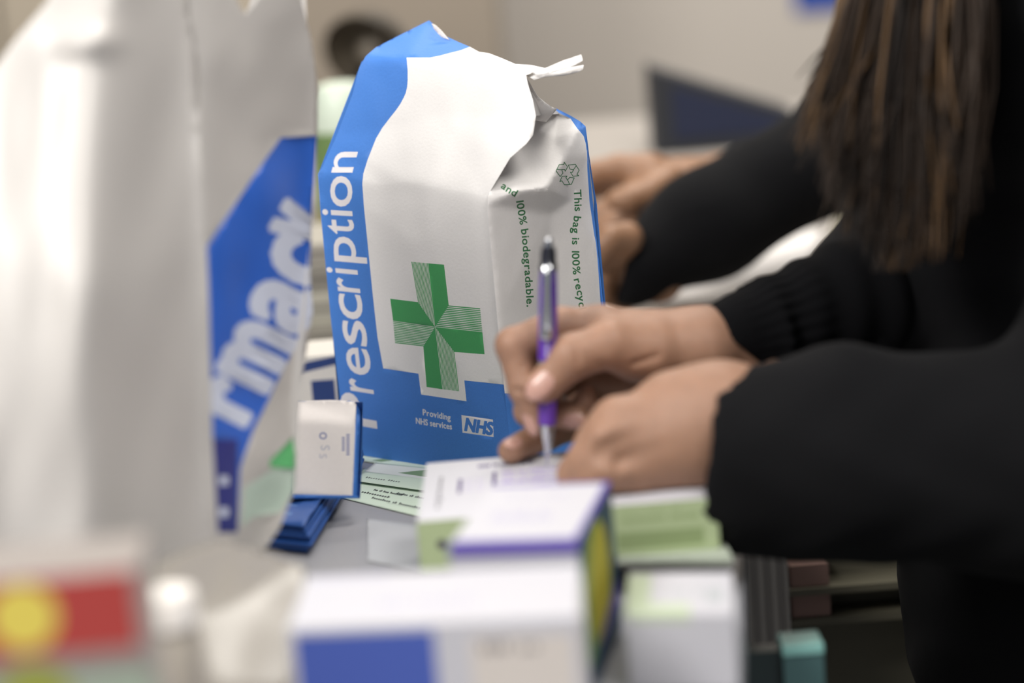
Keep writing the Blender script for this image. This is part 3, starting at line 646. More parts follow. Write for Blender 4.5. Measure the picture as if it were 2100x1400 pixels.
gl = [([[(424, 505), (500, 392), (576, 282), (700, 276), (700, 600), (640, 640), (610, 700), (560, 800), (520, 880), (492, 960), (487, 1090), (430, 1090)]], 1),
      ([[(436, 900), (487, 900), (487, 1092), (430, 1092)]], 4), ([[(608, 888), (553, 945), (553, 958), (606, 962)]], 3), ([[(500, 1000), (560, 962), (606, 962), (604, 1000), (575, 1050), (520, 1060), (495, 1080)]], 5)]
TP = [(np.array(o_, float), w_, h_) for o_, w_, h_ in (((500, 868), 62, 92), ((545, 800), 112, 105), ((612, 683), 84, 112), ((655, 594), 76, 118), ((668, 520), 60, 120))]
d = np.array([.50, -.866]); upv = np.array([-.90, -.44])
for ch, (o_, w_, h_) in zip('rmacy', TP):
    g = np.vstack(glyph(ch)); gw = g[:, 0].max()-g[:, 0].min()
    for lp in glyph(ch):
        q = o_+np.outer((lp[:, 0]-g[:, 0].min())/gw*w_, d)+np.outer(lp[:, 1]/.449*h_, upv)
        for e in stroke([tuple(r) for r in q], 19): gl.append(([e], 2))
    gl.append(([o_+np.outer((lp[:, 0]-g[:, 0].min())/gw*w_, d)+np.outer(lp[:, 1]/.449*h_, upv) for lp in glyph(ch)], 2))
for yy in (985, 1050): gl.append(([rect(450, yy-9, 468, yy+9)], 2))
v, t, mi = tri_print(go, gl, 11); x, y = v.T
wr = .0045*vnoise(x/38, y/150, 41, 8)*np.clip((x-432)/60, 0, 1)+.0018*vnoise(x/20, y/40, 42)*np.clip((x-432)/60, 0, 1)
g1 = mesh('side_gusset', GF.pos(x, y, wr), t, [M_poly, M_pblue, M_ptext, M_pgr, M_pnav, M_pmint], mi, cb, smooth=True, solid=.00015)
g1['label'] = 'side with diagonal blue panel and white bold lettering'
# back of the carrier and its handles (out of the picture)
bq = [P(x, y, dd) for x, y, dd in ((604, 1000, 1.275), (648, 280, 1.33), (632, 90, 1.33), (612, -250, 1.33), (575, -250, 1.33), (505, 34, 1.33), (470, 20, 1.33), (400, -20, 1.33), (378, -330, 1.33), (150, -330, 1.33), (112, 0, 1.33), (20, 110, 1.33), (-60, 250, 1.33), (-160, 1150, 1.27))]
mesh('back_panel', bq, [tuple(range(len(bq)))], M_poly, parent=cb)
# soft pale film spreading on the desk in front of the carrier
film('plastic_sleeve', [(240, 1150, 1.10), (470, 1085, 1.16), (640, 1130, 1.12), (640, 1430, 1.04), (240, 1430, 1.02), (420, 1250, 1.07), (520, 1200, 1.09)], [], [(250, 1210), (330, 1150), (390, 1125), (450, 1105), (510, 1120), (560, 1135), (600, 1150), (625, 1160), (630, 1425), (250, 1425)],
     mat('clear_film', (158, 152, 143), .25, trans=.3, spec=.6), wr=.003, seed=8, label='crumpled pale plastic sleeve at the foot of the carrier bag', cat='plastic sleeve', solid=.0002)

# ================================================================== people
def joined(name, parts, mats, parent=None):
    V, Fc, MI, n = [], [], [], 0
    for v, q, mi in parts:
        V.append(v); Fc += [tuple(f+n) for f in q]; MI += list(mi); n += len(v)
    return mesh(name, np.vstack(V), Fc, mats, MI, parent, smooth=True)
def nail_mask(V, Q, nails):
    C = V[Q].mean(1); m = np.zeros(len(Q), int)
    for c_, ax, rad in nails:
        q = (C-c_) @ np.asarray(ax).T/np.asarray(rad); m[(q**2).sum(1) < 1] = 1
    return m
def ortho(d, up_):
    d = np.asarray(d, float); d = d/np.linalg.norm(d); u = np.asarray(up_, float)-d*(np.asarray(up_) @ d); u /= np.linalg.norm(u); return np.array([d, np.cross(u, d), u])
CAMD = -FW                                         # towards the photographer
# ---- writing hand
D0 = 1.318
H = lambda x, y, dz=0.0: P(x, y, D0+dz)
tipz = at(1040, 925, .0575)
pk = depth(tipz)-D0
chains = {
 'index': [(H(1228, 678, .006), .0125), (H(1150, 672, .002), .0112), (H(1053, 708, -.002), .0096), (H(1076, 795, -.004), .0088), (H(1101, 858, -.003), .0070)],
 'thumb': [(H(1330, 722, -.004), .0150), (H(1252, 706, -.013), .0128), (H(1172, 731, -.017), .0122), (H(1115, 792, -.016), .0096)],
 'middle': [(H(1232, 690, .024), .0125), (H(1095, 745, .022), .0100), (H(1088, 842, .012), .0088), (H(1180, 852, .004), .0076)],
 'ring': [(H(1245, 710, .040), .0115), (H(1150, 790, .040), .0095), (H(1165, 850, .026), .0082), (H(1203, 818, .006), .0066)],
 'pinky': [(H(1268, 750, .050), .0105), (H(1228, 850, .044), .0092), (H(1120, 903, .030), .0090), (tipz+np.array([.002, 0, 0]), .0070)],
}
def hand_r(p):
    palm = seg(p, H(1235, 682, .010), H(1450, 705, .012), .0135, .0165)
    palm = smin(palm, seg(p, H(1240, 700, .030), H(1440, 712, .022), .0130, .0170), .012)
    palm = smin(palm, seg(p, H(1268, 745, .046), H(1430, 730, .026), .0110, .0160), .012)
    palm = smin(palm, seg(p, H(1300, 722, -.002), H(1440, 720, .006), .0140, .0175), .014)
    palm = smin(palm, seg(p, H(1440, 712, .014), H(1560, 712, .022), .0175, .0205), .012)
    palm = smin(palm, seg(p, H(1560, 712, .022), H(1760, 660, .05), .0205, .028), .01)
    out = None
    for k, c_ in chains.items():
        d_ = chain(p, c_, .0035)
        j = c_[-2][0]; 
        h_ = smin(palm, d_, .010 if k in ('index', 'thumb') else .007)
        out = h_ if out is None else smin(out, h_, .0012)
    out = smin(out, seg(p, H(1205, 765, .032), H(1300, 775, .040), .011, .014), .004)
    out = smin(out, smin(seg(p, H(1275, 752, .044), H(1345, 790, .038), .013, .016), seg(p, H(1345, 790, .038), H(1430, 745, .024), .016, .017), .01), .004)
    # web between thumb and index, tendons, creases
    out = smin(out, seg(p, H(1262, 700, -.002), H(1330, 712, .002), .008, .011), .012)
    for a_, b_, r_ in ((H(1186, 642, -.012), H(1190, 676, -.013), .0024), (H(1150, 700, -.010), H(1158, 716, -.024), .0010), (H(1068, 752, -.014), H(1092, 742, -.012), .0010), (H(1060, 800, -.012), H(1078, 806, -.014), .0008),
                       (H(1225, 742, -.028), H(1262, 778, -.014), .0009), (H(1300, 745, -.02), H(1350, 730, -.02), .0010), (H(1178, 700, -.030), H(1188, 745, -.030), .0008)):
        out = -smin(-out, seg(p, a_, b_, r_, r_), .003)
    return out
nl = []
def nail(tip, prev, upd, size=(.0070, .0052, .0035), back=.3):
    d_ = np.asarray(tip)-np.asarray(prev); A_ = ortho(d_, upd); r_ = size[1]*1.35; return (np.asarray(tip)+A_[0]*(size[0]*(.55-back))+A_[2]*r_, A_, size)
nl.append(nail(chains['thumb'][-1][0], chains['thumb'][-2][0], CAMD*.9+RT*.25+UP*.45-RT*.1, (.0094, .0070, .0042), .42))
nl.append(nail(chains['index'][-1][0], chains['index'][-2][0], -RT*1.0+CAMD*.75, (.0072, .0052, .0040)))
nl.append(nail(chains['middle'][-1][0], chains['middle'][-2][0], CAMD-UP*.5, (.0068, .0050, .0036)))
nl.append(nail(chains['ring'][-1][0], chains['ring'][-2][0], CAMD+UP*.7+RT*.5, (.0055, .0044, .0034)))
nl.append(nail(chains['pinky'][-1][0], chains['pinky'][-2][0], CAMD*.8+UP*.7, (.0065, .0046, .0034)))
def with_nails(fn, nails):
    def g(p):
        d_ = fn(p)
        for c_, ax, rad in nails:
            e = ell(p, c_-np.asarray(ax)[2]*rad[2]*.55, ax, (rad[0], rad[1]*.95, rad[2]*.85)); d_ = smin(d_, e, .0012)
        return d_
    return g
lo = np.array([.0-.012, 1.255, .935]); hi = np.array([.21, 1.42, 1.06])
allp = np.array([q for c_ in chains.values() for q, r_ in c_]+[H(1760, 660, .05)]); lo = allp.min(0)-.03; hi = allp.max(0)+.03
lo_, hi_ = lo, hi
# ---- near hand resting on the carton, back of the hand to the camera
D1_ = 1.245
N = lambda x, y, dz=0.0: P(x, y, D1_+dz)
lch = {
 'index': [(N(1268, 868, .004), .0128), (N(1222, 915, .008), .0106), (N(1196, 958, .014), .0094), (N(1190, 1005, .020), .0078)],
 'middle': [(N(1252, 912, -.004), .0130), (N(1205, 950, .002), .0110), (N(1182, 992, .008), .0092), (N(1204, 1030, .012), .0078)],
 'ring': [(N(1250, 955, -.004), .0122), (N(1218, 985, .0), .0102), (N(1222, 1020, .006), .0088), (N(1240, 1040, .012), .0074)],
 'pinky': [(N(1300, 975, .002), .0108), (N(1290, 1002, .004), .0088), (N(1305, 1018, .010), .0078), (N(1318, 1022, .018), .0066)],
 'thumb': [(N(1420, 840, .030), .0155), (N(1330, 850, .042), .0128), (N(1262, 885, .050), .0108), (N(1220, 925, .052), .0090)],
}
for dct in (chains, lch):                          # fingertips rest on the carton, never inside it
    for k_ in dct:
        dct[k_] = [(np.array([q[0], q[1], max(q[2], DESK+.0502+r_*1.0)]) if q[0] < .11 else q, r_) for q, r_ in dct[k_]]
CA, CEX, CEY = a_c, ex_c, ey_c
def cbox(p):                                        # the written carton, a millimetre larger
    q = p-(CA+CEX/2+CEY/2+np.array([0, 0, .0132])); u1 = CEX/np.linalg.norm(CEX); v1 = np.array([-u1[1], u1[0], 0])
    return np.maximum(np.maximum(np.abs(q @ u1)-np.linalg.norm(CEX)/2-.001, np.abs(q @ v1)-np.linalg.norm(CEY)/2-.001), np.abs(q[..., 2])-.0140)
def hand_l(p):
    palm = seg(p, N(1275, 876, .008), N(1480, 838, .010), .0140, .0190)
    palm = smin(palm, seg(p, N(1262, 914, .002), N(1480, 865, .006), .0135, .020), .010)
    palm = smin(palm, seg(p, N(1262, 950, .002), N(1480, 892, .006), .0125, .020), .010)
    palm = smin(palm, seg(p, N(1315, 965, .006), N(1480, 915, .008), .0115, .0190), .010)
    palm = smin(palm, seg(p, N(1370, 820, .014), N(1480, 830, .014), .0130, .017), .014)
    palm = smin(palm, eseg(p, N(1470, 872, .01), N(1720, 900, .01), .0275, .032, FW, .72), .015)
    out = None
    for k, c_ in lch.items():
        h_ = smin(palm, chain(p, c_, .004), .010); out = h_ if out is None else smin(out, h_, .0012)
    for a_, b_, r_ in ((N(1235, 925, -.016), N(1345, 872, -.022), .0040), (N(1270, 946, -.014), N(1370, 908, -.022), .0024)):
        out = -smin(-out, seg(p, a_, b_, r_, r_), .007)
    return np.maximum(out, -cbox(p))
ap = np.array([q for c_ in lch.values() for q, r_ in c_]+[N(1620, 890, .01)]); lo = ap.min(0)-.036; hi = ap.max(0)+.036
vL, qL = nets(hand_l, lo, hi, .0017)
hr_ = with_nails(hand_r, nl)
vR, qR = nets(lambda p: np.maximum(hr_(p), -cbox(p)), lo_, hi_, .00105); mR = nail_mask(vR, qR, nl)
# ---- body of the writing person, standing and leaning over the desk edge
sh_n, sh_f = np.array([.40, 1.235, 1.30]), np.array([.40, 1.565, 1.30])
el_n, el_f = P(2330, 960, 1.235), np.array([.395, 1.63, 1.085])
wr_n, wr_f = N(1600, 888, .01), H(1700, 675, .042)
hd = np.array([.25, 1.40, 1.555])
def body(p):
    d_ = seg(p, (.42, 1.40, .93), (.40, 1.40, 1.10), .125, .115)
    d_ = smin(d_, eseg(p, (.39, 1.32, 1.24), (.39, 1.48, 1.24), .12, .12, (1, 0, 0), .8), .06)
    d_ = smin(d_, seg(p, sh_n, sh_f, .055, .055), .05)
    d_ = smin(d_, seg(p, (.37, 1.40, 1.32), (.30, 1.40, 1.44), .05, .046), .04)
    d_ = smin(d_, ell(p, hd, ((1, 0, 0), (0, 1, 0), (0, 0, 1)), (.092, .074, .112)), .02)
    d_ = smin(d_, ell(p, hd+[-.045, 0, -.06], ((1, 0, 0), (0, 1, 0), (0, 0, 1)), (.045, .05, .05)), .03)
    d_ = smin(d_, seg(p, hd+[-.088, 0, -.0], hd+[-.108, 0, -.028], .008, .013), .015)          # nose
    for s in (-1, 1):
        d_ = -smin(-d_, ell(p, hd+[-.088, s*.032, .006], np.eye(3), (.018, .017, .012)), .01)      # eye sockets
        d_ = smin(d_, ell(p, hd+[-.070, s*.032, .004], np.eye(3), (.014, .013, .012)), .003)
        d_ = smin(d_, ell(p, hd+[.012, s*.074, -.01], np.eye(3), (.02, .008, .03)), .006)         # ears
        d_ = smin(d_, seg(p, (.42, 1.40+s*.085, .90), (.40, 1.40+s*.095, .48), .082, .055), .03)
        d_ = smin(d_, seg(p, (.40, 1.40+s*.095, .48), (.43, 1.40+s*.10, .09), .052, .038), .02)
        d_ = smin(d_, seg(p, (.44, 1.40+s*.10, .045), (.27, 1.40+s*.115, .035), .042, .030), .03)
    d_ = smin(d_, seg(p, hd+[-.092, -.02, -.062], hd+[-.092, .02, -.062], .007, .007), .008)      # lips
    for a_, b_, c_ in ((sh_n, el_n, wr_n), (sh_f, el_f, wr_f)):
        d_ = smin(d_, seg(p, a_, b_, .048, .040), .03); d_ = smin(d_, seg(p, b_, c_, .038, .022), .012)
    return d_
vB, qB = nets(body, (.10, 1.14, -.01), (.62, 1.72, 1.70), .0075)
person = joined('person', [(vB, qB, [0]*len(qB)), (vR, qR, mR), (vL, qL, [0]*len(qL))], [M_skin, M_nail])
tag(person, 'person in black jacket leaning over the desk, writing on a carton with a purple pen', 'person')
# ---- jacket: torso and both sleeves with open cuffs
def fold(p, f, s=0):
    return np.sin(p[..., 0]*f+s+np.sin(p[..., 2]*f*.7+s)*1.5+p[..., 1]*f*.3)*np.sin(p[..., 2]*f*.55+p[..., 1]*f*.5+2*s)
def jacket(p):
    d_ = seg(p, (.41, 1.40, .80), (.385, 1.40, 1.12), .185, .172)
    d_ = smin(d_, eseg(p, (.385, 1.31, 1.24), (.385, 1.49, 1.24), .150, .150, (1, 0, 0), .82), .07)
    d_ = smin(d_, seg(p, sh_n, sh_f, .075, .075), .05)
    d_ = smin(d_, seg(p, sh_n, el_n, .070, .064), .05)
    d_ = smin(d_, seg(p, el_n, P(1760, 930, 1.255), .064, .052), .03)
    d_ = smin(d_, eseg(p, P(1760, 930, 1.255), P(1500, 950, 1.252), .052, .048, FW, .85), .02)
    d_ = d_+.0022*fold(p, 55)+.0012*fold(p, 120, 1.3)
    d_ = -smin(-d_, seg(p, P(1360, 905, 1.255), P(1505, 905, 1.256), .042, .030), .006)
    d_ = np.maximum(d_, (p-P(1440, 950, 1.25)) @ (-(RT*.97-UP*.10)))
    f_ = smin(seg(p, sh_f, el_f, .068, .060), seg(p, el_f, P(1765, 640, 1.375), .060, .042), .03)
    return np.maximum(smin(d_, f_+.0018*fold(p, 60, 2), .03), -cbox(p)-.002)
vJ, qJ = nets(jacket, (.085, 1.14, .62), (.62, 1.74, 1.42), .0042)
joined('jacket', [(vJ, qJ, [0]*len(qJ))], [M_dark], person)
ax0, ax1 = H(1488, 708, .016), P(1770, 628, 1.372)
axd = (ax1-ax0)/np.linalg.norm(ax1-ax0); cu, cv, _ = frame(axd)
def cuff(p):
    q = p-ax0; t_ = q @ axd; a_ = np.arctan2(q @ cv, q @ cu)
    d_ = seg(p, ax0, ax1, .0245, .041)
    rib = .0007*np.cos(a_*26)*np.clip(1-np.abs(t_-.03)/.03, 0, 1); lip = .0022*np.exp(-((t_-.024)/.004)**2)*(1+np.sin(a_*2+1))
    d_ = d_-rib-lip+.0011*np.sin(t_*260+a_*2)*np.clip(t_/.03, 0, 1)
    n_ = RT*.61+UP*.79
    d_ = np.maximum(d_, -((p-H(1496, 700, .016)) @ n_))
    return -smin(-d_, seg(p, ax0-axd*.05, ax0+axd*.022, .0225, .0195), .003)
l_, h_ = np.minimum(ax0, ax1)-.05, np.maximum(ax0, ax1)+.05
vC, qC = nets(cuff, l_, h_, .0014)
kc = joined('knitted_cuff', [(vC, qC, [0]*len(qC))], [M_knit], person); kc['label'] = 'black ribbed knitted cuff'
def trousers(p):
    d_ = seg(p, (.42, 1.40, .92), (.42, 1.40, .88), .17, .15)
    for s in (-1, 1):
        d_ = smin(d_, seg(p, (.42, 1.40+s*.088, .88), (.405, 1.40+s*.1, .48), .105, .078), .03); d_ = smin(d_, seg(p, (.405, 1.40+s*.1, .48), (.43, 1.40+s*.1, .10), .076, .062), .02)
    return d_
vT, qT = nets(trousers, (.18, 1.1, .02), (.66, 1.7, 1.12), .009)
joined('trousers', [(vT, qT, [0]*len(qT))], [mat('black_trousers', (9, 9, 12), .9)], person)
for s in (-1, 1):
    def shoe(p): return smin(seg(p, (.46, 1.40+s*.10, .04), (.27, 1.40+s*.115, .032), .052, .038), seg(p, (.46, 1.40+s*.10, .08), (.45, 1.40+s*.10, .05), .05, .05), .03)
    v_, q_ = nets(shoe, (.18, 1.2, -.002+.002), (.56, 1.6, .16), .006); v_[:, 2] = np.maximum(v_[:, 2], .001)
    joined('shoe', [(v_, q_, [0]*len(q_))], [mat('shoe_black', (12, 12, 12), .4)], person)
# ---- long hair falling past the near shoulder
M_hair = [mat('hair_brown', (44, 32, 22), .5, noise=.25, nscale=30, spec=.22), mat('hair_blond', (90, 67, 42), .45, noise=.2, nscale=30, spec=.22), mat('hair_dark', (22, 16, 12), .55, spec=.15)]
def strands():
    V, Fc, MI, n = [], [], [], 0
    r = np.random.default_rng(9)
    def add(pts, rad, mi):
        nonlocal n
        k = 5
        for i, p in enumerate(pts):
            d_ = pts[min(i+1, len(pts)-1)]-pts[max(i-1, 0)]; u, v_, _ = frame(d_)
            for j in range(k): a_ = 2*math.pi*j/k; V.append(p+(u*math.cos(a_)+v_*math.sin(a_))*rad[i])
        for i in range(len(pts)-1):
            for j in range(k): Fc.append((n+i*k+j, n+i*k+(j+1) % k, n+(i+1)*k+(j+1) % k, n+(i+1)*k+j)); MI.append(mi)
        n += len(pts)*k
    for i in range(1300):
        side = -1 if r.random() < .72 else 1
        th = r.uniform(-.2, 2.9); root = hd+np.array([math.cos(th)*.02-.01+.05*r.normal()*.5, 0, .112+.004])
        a_ = r.uniform(-1.25, 1.35)                            # around the head, from face edge to nape
        eq = hd+np.array([math.sin(a_)*.094+.015, side*(.080*math.cos(a_)+.012), -.01])
        # ends: picture-space curtain of the near side
        if side < 0:
            ex_ = r.uniform(0, 1)**.85
            endx = 1642+350*ex_+r.normal()*16; endy = np.interp(ex_, [0, .10, .25, .5, .8, 1], [285, 330, 470, 560, 530, 430])*(1-.55*r.random()**2.2)
            dep = 1.225+r.uniform(-.03, .05)
            end = P(endx, endy, dep); mid = P(1775+225*ex_+r.normal()*10, -150, dep+.02)
        else:
            end = np.array([r.uniform(.20, .30), 1.52+r.uniform(-.01, .03), r.uniform(1.18, 1.28)]); mid = (eq*.5+end*.5)+[-.01, .015, .02]
        ct = [root, (root+eq)/2+np.array([math.sin(a_)*.03, side*.035, .03]), eq, mid, end]
        m_ = 16; ts = np.linspace(0, 4, m_); C_ = np.array(ct); pts = []
        for t_ in ts:
            i0 = min(int(t_), 3); f_ = t_-i0; p0, p1, p2, p3 = C_[max(i0-1, 0)], C_[i0], C_[i0+1], C_[min(i0+2, 4)]
            pts.append(.5*((2*p1)+(p2-p0)*f_+(2*p0-5*p1+4*p2-p3)*f_**2+(3*p1-p0-3*p2+p3)*f_**3))
        pts = np.array(pts); ph = r.uniform(0, 6.28); wv = np.sin(ts*2.6+ph)*.0035*np.clip(ts-1.5, 0, 1); pts[:, 0] += wv; pts[:, 1] += wv*.6
        R0 = r.uniform(.0010, .0021); rad = R0*np.interp(ts, [0, .5, 3, 4], [.6, 1, 1, .2])
        mi = 1 if (r.random() < (.30 if (side < 0 and (ex_ < .12 or .48 < ex_ < .75)) else .06)) else (0 if r.random() < .6 else 2)
        add(pts, rad, mi)
    return np.array(V), Fc, MI
v_, f_, m_ = strands()
hr = mesh('hair', v_, f_, M_hair, m_, person, smooth=True); hr['label'] = 'long brown hair with blond streaks'
def cap_(p): return np.maximum(ell(p, hd+[.012, 0, .008], np.eye(3), (.098, .084, .115)), -(p[..., 0]-(hd[0]-.055))-(p[..., 2]-hd[2]-.02)*.6)
v_, q_ = nets(cap_, hd-.15, hd+.15, .006); sc = joined('scalp_hair', [(v_, q_, [0]*len(q_))], [M_hair[0]], person)

# ================================================================== the pen
t0 = at(1122, 956, .0502); t1 = P(1125, 487, depth(t0)-.022); pa = (t1-t0); PL = np.linalg.norm(pa); pa /= PL
S = PL/470.0                                     # metres along the pen per picture pixel
M_pur = mat('pen_purple', (86, 40, 158), .22, spec=.6, coat=.6); M_grip = mat('pen_grip', (92, 52, 150), .5); M_chr = mat('pen_chrome', (196, 198, 200), .12, metal=1.0)
M_chd = mat('pen_dark_chrome', (90, 90, 96), .15, metal=1.0)
pen = empty('ballpoint_pen', t0, 'purple click ballpoint pen with chrome clip held upright in the writing hand', 'pen')
px = lambda l: [(h*S, r*S) for h, r in l]
lathe('pen_tip', t0, pa, px([(0, 1.2), (3, 3.0), (22, 4.6), (24, 6.5), (50, 10), (84, 16.5), (88, 16.5)]), M_chr, pen)
lathe('grip', t0, pa, px([(88, 17.5), (95, 18), (150, 19), (185, 19.5), (210, 20)]), M_grip, pen)
lathe('collar', t0, pa, px([(210, 20.4), (216, 20.8), (222, 20.4)]), M_chr, pen)
lathe('barrel', t0, pa, px([(222, 20), (290, 19.8), (350, 18.6), (404, 17)]), M_pur, pen)
lathe('upper_collar', t0, pa, px([(404, 17.6), (414, 18.2), (418, 16), (440, 15.6), (446, 14.2), (452, 13.4)]), M_chd, pen)
lathe('push_button', t0, pa, px([(452, 8), (464, 7.6), (469, 6), (471, 3)]), M_chr, pen)
cn = CAMD-pa*(CAMD @ pa)-RT*.12; cn /= np.linalg.norm(cn)
cp = [t0+pa*(h*S)+cn*(o_*S) for h, o_ in ((420, 15), (415, 22), (398, 26), (372, 27), (336, 27), (300, 26.5), (272, 25), (264, 22), (268, 20.5))]
cl = sweep('clip', cp, [w_*S for w_ in (8, 10.5, 10, 8.5, 9.5, 12, 13, 11, 6)], M_chr, pen, n=12, flat=.3, nrm=cn)
# printed lettering on the barrel
o_ = t0+pa*(262*S)+cn*(20.6*S); sd = np.cross(pa, cn)
TV, TF = [], []
for k, s_ in enumerate(np.linspace(0, 42, 15)):
    ww = [7, 5, 8, 4][k % 4]
    for dx, dh in ((-ww/2, 0), (ww/2, 0), (ww/2, 1.4), (-ww/2, 1.4)): TV.append(t0+pa*((230+s_+dh)*S)+cn*(20.45*S*math.cos(dx/20))+sd*(dx*S))
    TF.append((4*k, 4*k+1, 4*k+2, 4*k+3))
mesh('printed_lettering', TV, TF, mat('pen_print', (214, 206, 226), .5), parent=pen)

# ================================================================== second person, further back
q_s, q_e = P(1318, 540, 1.93), P(1780, 272, 2.02)
hd2 = np.array([.66, 2.02, 1.62])
bch = {k: [(P(x-16, y-12, 1.91+dz), r_*.9) for x, y, dz, r_ in l] for k, l in {
 'a': [(1290, 520, .0, .015), (1262, 540, .0, .010), (1250, 580, .0, .009), (1252, 620, .01, .008)], 'b': [(1292, 535, .02, .015), (1270, 560, .02, .010), (1264, 600, .02, .009), (1268, 632, .02, .0075)],
 'c': [(1296, 545, .035, .014), (1282, 585, .035, .010), (1280, 620, .035, .008), (1284, 645, .035, .007)], 'd': [(1300, 500, -.01, .015), (1270, 500, -.02, .011), (1250, 520, -.02, .010), (1240, 545, -.015, .008)], 'e': [(1300, 550, .05, .012), (1296, 590, .05, .008), (1298, 620, .05, .007), (1302, 640, .05, .006)]}.items()}
fch = {k: [(P(x, y, 2.04+dz), r_) for x, y, dz, r_ in l] for k, l in {
 'a': [(1330, 352, .0, .016), (1270, 345, .0, .012), (1225, 352, .0, .010), (1195, 372, .0, .008)], 'b': [(1325, 375, .01, .016), (1262, 372, .02, .012), (1215, 385, .02, .010), (1180, 410, .02, .008)],
 'c': [(1330, 400, -.01, .016), (1275, 415, -.02, .012), (1235, 440, -.02, .010), (1205, 455, -.02, .008)], 'd': [(1345, 420, -.01, .015), (1300, 445, -.03, .012), (1262, 462, -.03, .010), (1235, 470, -.03, .008)], 'e': [(1370, 370, -.03, .014), (1330, 395, -.045, .011), (1290, 408, -.05, .010), (1262, 412, -.05, .008)]}.items()}
def hands2(p):
    pl = seg(p, P(1290, 535, 1.93), P(1345, 560, 1.94), .022, .024); pf = smin(seg(p, P(1330, 372, 2.04), P(1400, 385, 2.05), .020, .024), seg(p, P(1340, 405, 2.03), P(1400, 400, 2.05), .018, .022), .01)
    pf = smin(pf, seg(p, P(1400, 385, 2.05), P(1560, 360, 2.08), .022, .026), .01); o = None
    for pm, ch_ in ((pl, bch), (pf, fch)):
        for c_ in ch_.values():
            h_ = smin(pm, chain(p, c_, .004), .008); o = h_ if o is None else smin(o, h_, .0015)
    return np.maximum(o, DESK+.009-p[..., 2])
vH, qH = nets(hands2, (.02, 1.80, .88), (.30, 2.12, 1.16), .0032)
def body2(p):
    c0 = np.array([.72, 2.02, 0])
    d_ = smin(seg(p, c0+[0, 0, .95], c0+[0, 0, 1.3], .13, .13), seg(p, c0+[0, -.16, 1.38], c0+[0, .16, 1.38], .05, .05), .06)
    d_ = smin(d_, seg(p, c0+[-.02, 0, 1.4], c0+[-.05, 0, 1.5], .05, .05), .03); d_ = smin(d_, ell(p, hd2, np.eye(3), (.092, .074, .112)), .02)
    d_ = smin(d_, seg(p, hd2+[-.088, 0, 0], hd2+[-.105, 0, -.025], .008, .012), .012)
    for s in (-1, 1):
        d_ = smin(d_, seg(p, c0+[0, s*.09, .92], c0+[0, s*.1, .08], .085, .045), .03); d_ = smin(d_, seg(p, c0+[.02, s*.1, .045], c0+[-.15, s*.11, .035], .04, .03), .03)
        d_ = smin(d_, ell(p, hd2+[.012, s*.074, -.01], np.eye(3), (.02, .008, .03)), .006)
    d_ = smin(d_, seg(p, q_s, q_e, .024, .035), .01); d_ = smin(d_, seg(p, q_e, c0+[0, -.16, 1.36], .038, .048), .02)
    return smin(smin(d_, seg(p, P(1480, 392, 2.07), P(1800, 300, 2.18), .022, .030), .01), seg(p, P(1800, 300, 2.18), c0+[0, .16, 1.36], .034, .048), .02)
vG, qG = nets(body2, (.08, 1.75, -.01), (.95, 2.4, 1.78), .011)
p2 = joined('person', [(vG, qG, [0]*len(qG)), (vH, qH, [0]*len(qH))], [M_skin2])
tag(p2, 'person in black sleeves reaching over the counter behind the prescription bag', 'person')
def jack2(p):
    c0 = np.array([.72, 2.02, 0])
    d_ = smin(seg(p, c0+[0, 0, .88], c0+[0, 0, 1.3], .17, .16), seg(p, c0+[0, -.16, 1.38], c0+[0, .16, 1.38], .07, .07), .06)
    s_ = smin(smin(seg(p, P(1292, 548, 1.93), P(1450, 461, 1.96), .032, .042), seg(p, P(1450, 461, 1.96), P(1780, 272, 2.02), .042, .050), .02), seg(p, P(1780, 272, 2.02), c0+[0, -.16, 1.36], .050, .072), .03)
    s_ = np.maximum(s_, (P(1276, 560, 1.93)-p) @ RT*.96-(P(1276, 560, 1.93)-p) @ UP*.20)
    s2 = smin(seg(p, P(1475, 395, 2.07), P(1800, 300, 2.18), .030, .050), seg(p, P(1800, 300, 2.18), c0+[0, .16, 1.36], .05, .07), .03)
    s_ = np.maximum(s_, DESK+.012-p[..., 2])
    return smin(smin(d_, s_, .04), s2, .02)+.002*fold(p, 45)
vK, qK = nets(jack2, (.08, 1.72, .66), (.98, 2.45, 1.5), .008)
joined('jacket', [(vK, qK, [0]*len(qK))], [M_dark], p2)
def hair2(p): return np.maximum(ell(p, hd2+[.02, 0, .015], np.eye(3), (.10, .088, .118)), -(p[..., 0]-(hd2[0]-.045))-(p[..., 2]-hd2[2]-.03)*.5)
v_, q_ = nets(hair2, hd2-.15, hd2+.15, .007); joined('hair', [(v_, q_, [0]*len(q_))], [M_hair[2]], p2)
def tr2(p):
    c0 = np.array([.72, 2.02, 0]); d_ = seg(p, c0+[0, 0, .93], c0+[0, 0, .9], .16, .15)
    for s in (-1, 1): d_ = smin(d_, seg(p, c0+[0, s*.09, .88], c0+[0, s*.1, .1], .10, .06), .03)
    return d_
v_, q_ = nets(tr2, (.5, 1.75, .02), (.95, 2.3, 1.12), .012); joined('trousers', [(v_, q_, [0]*len(q_))], [MATS['black_trousers']], p2)

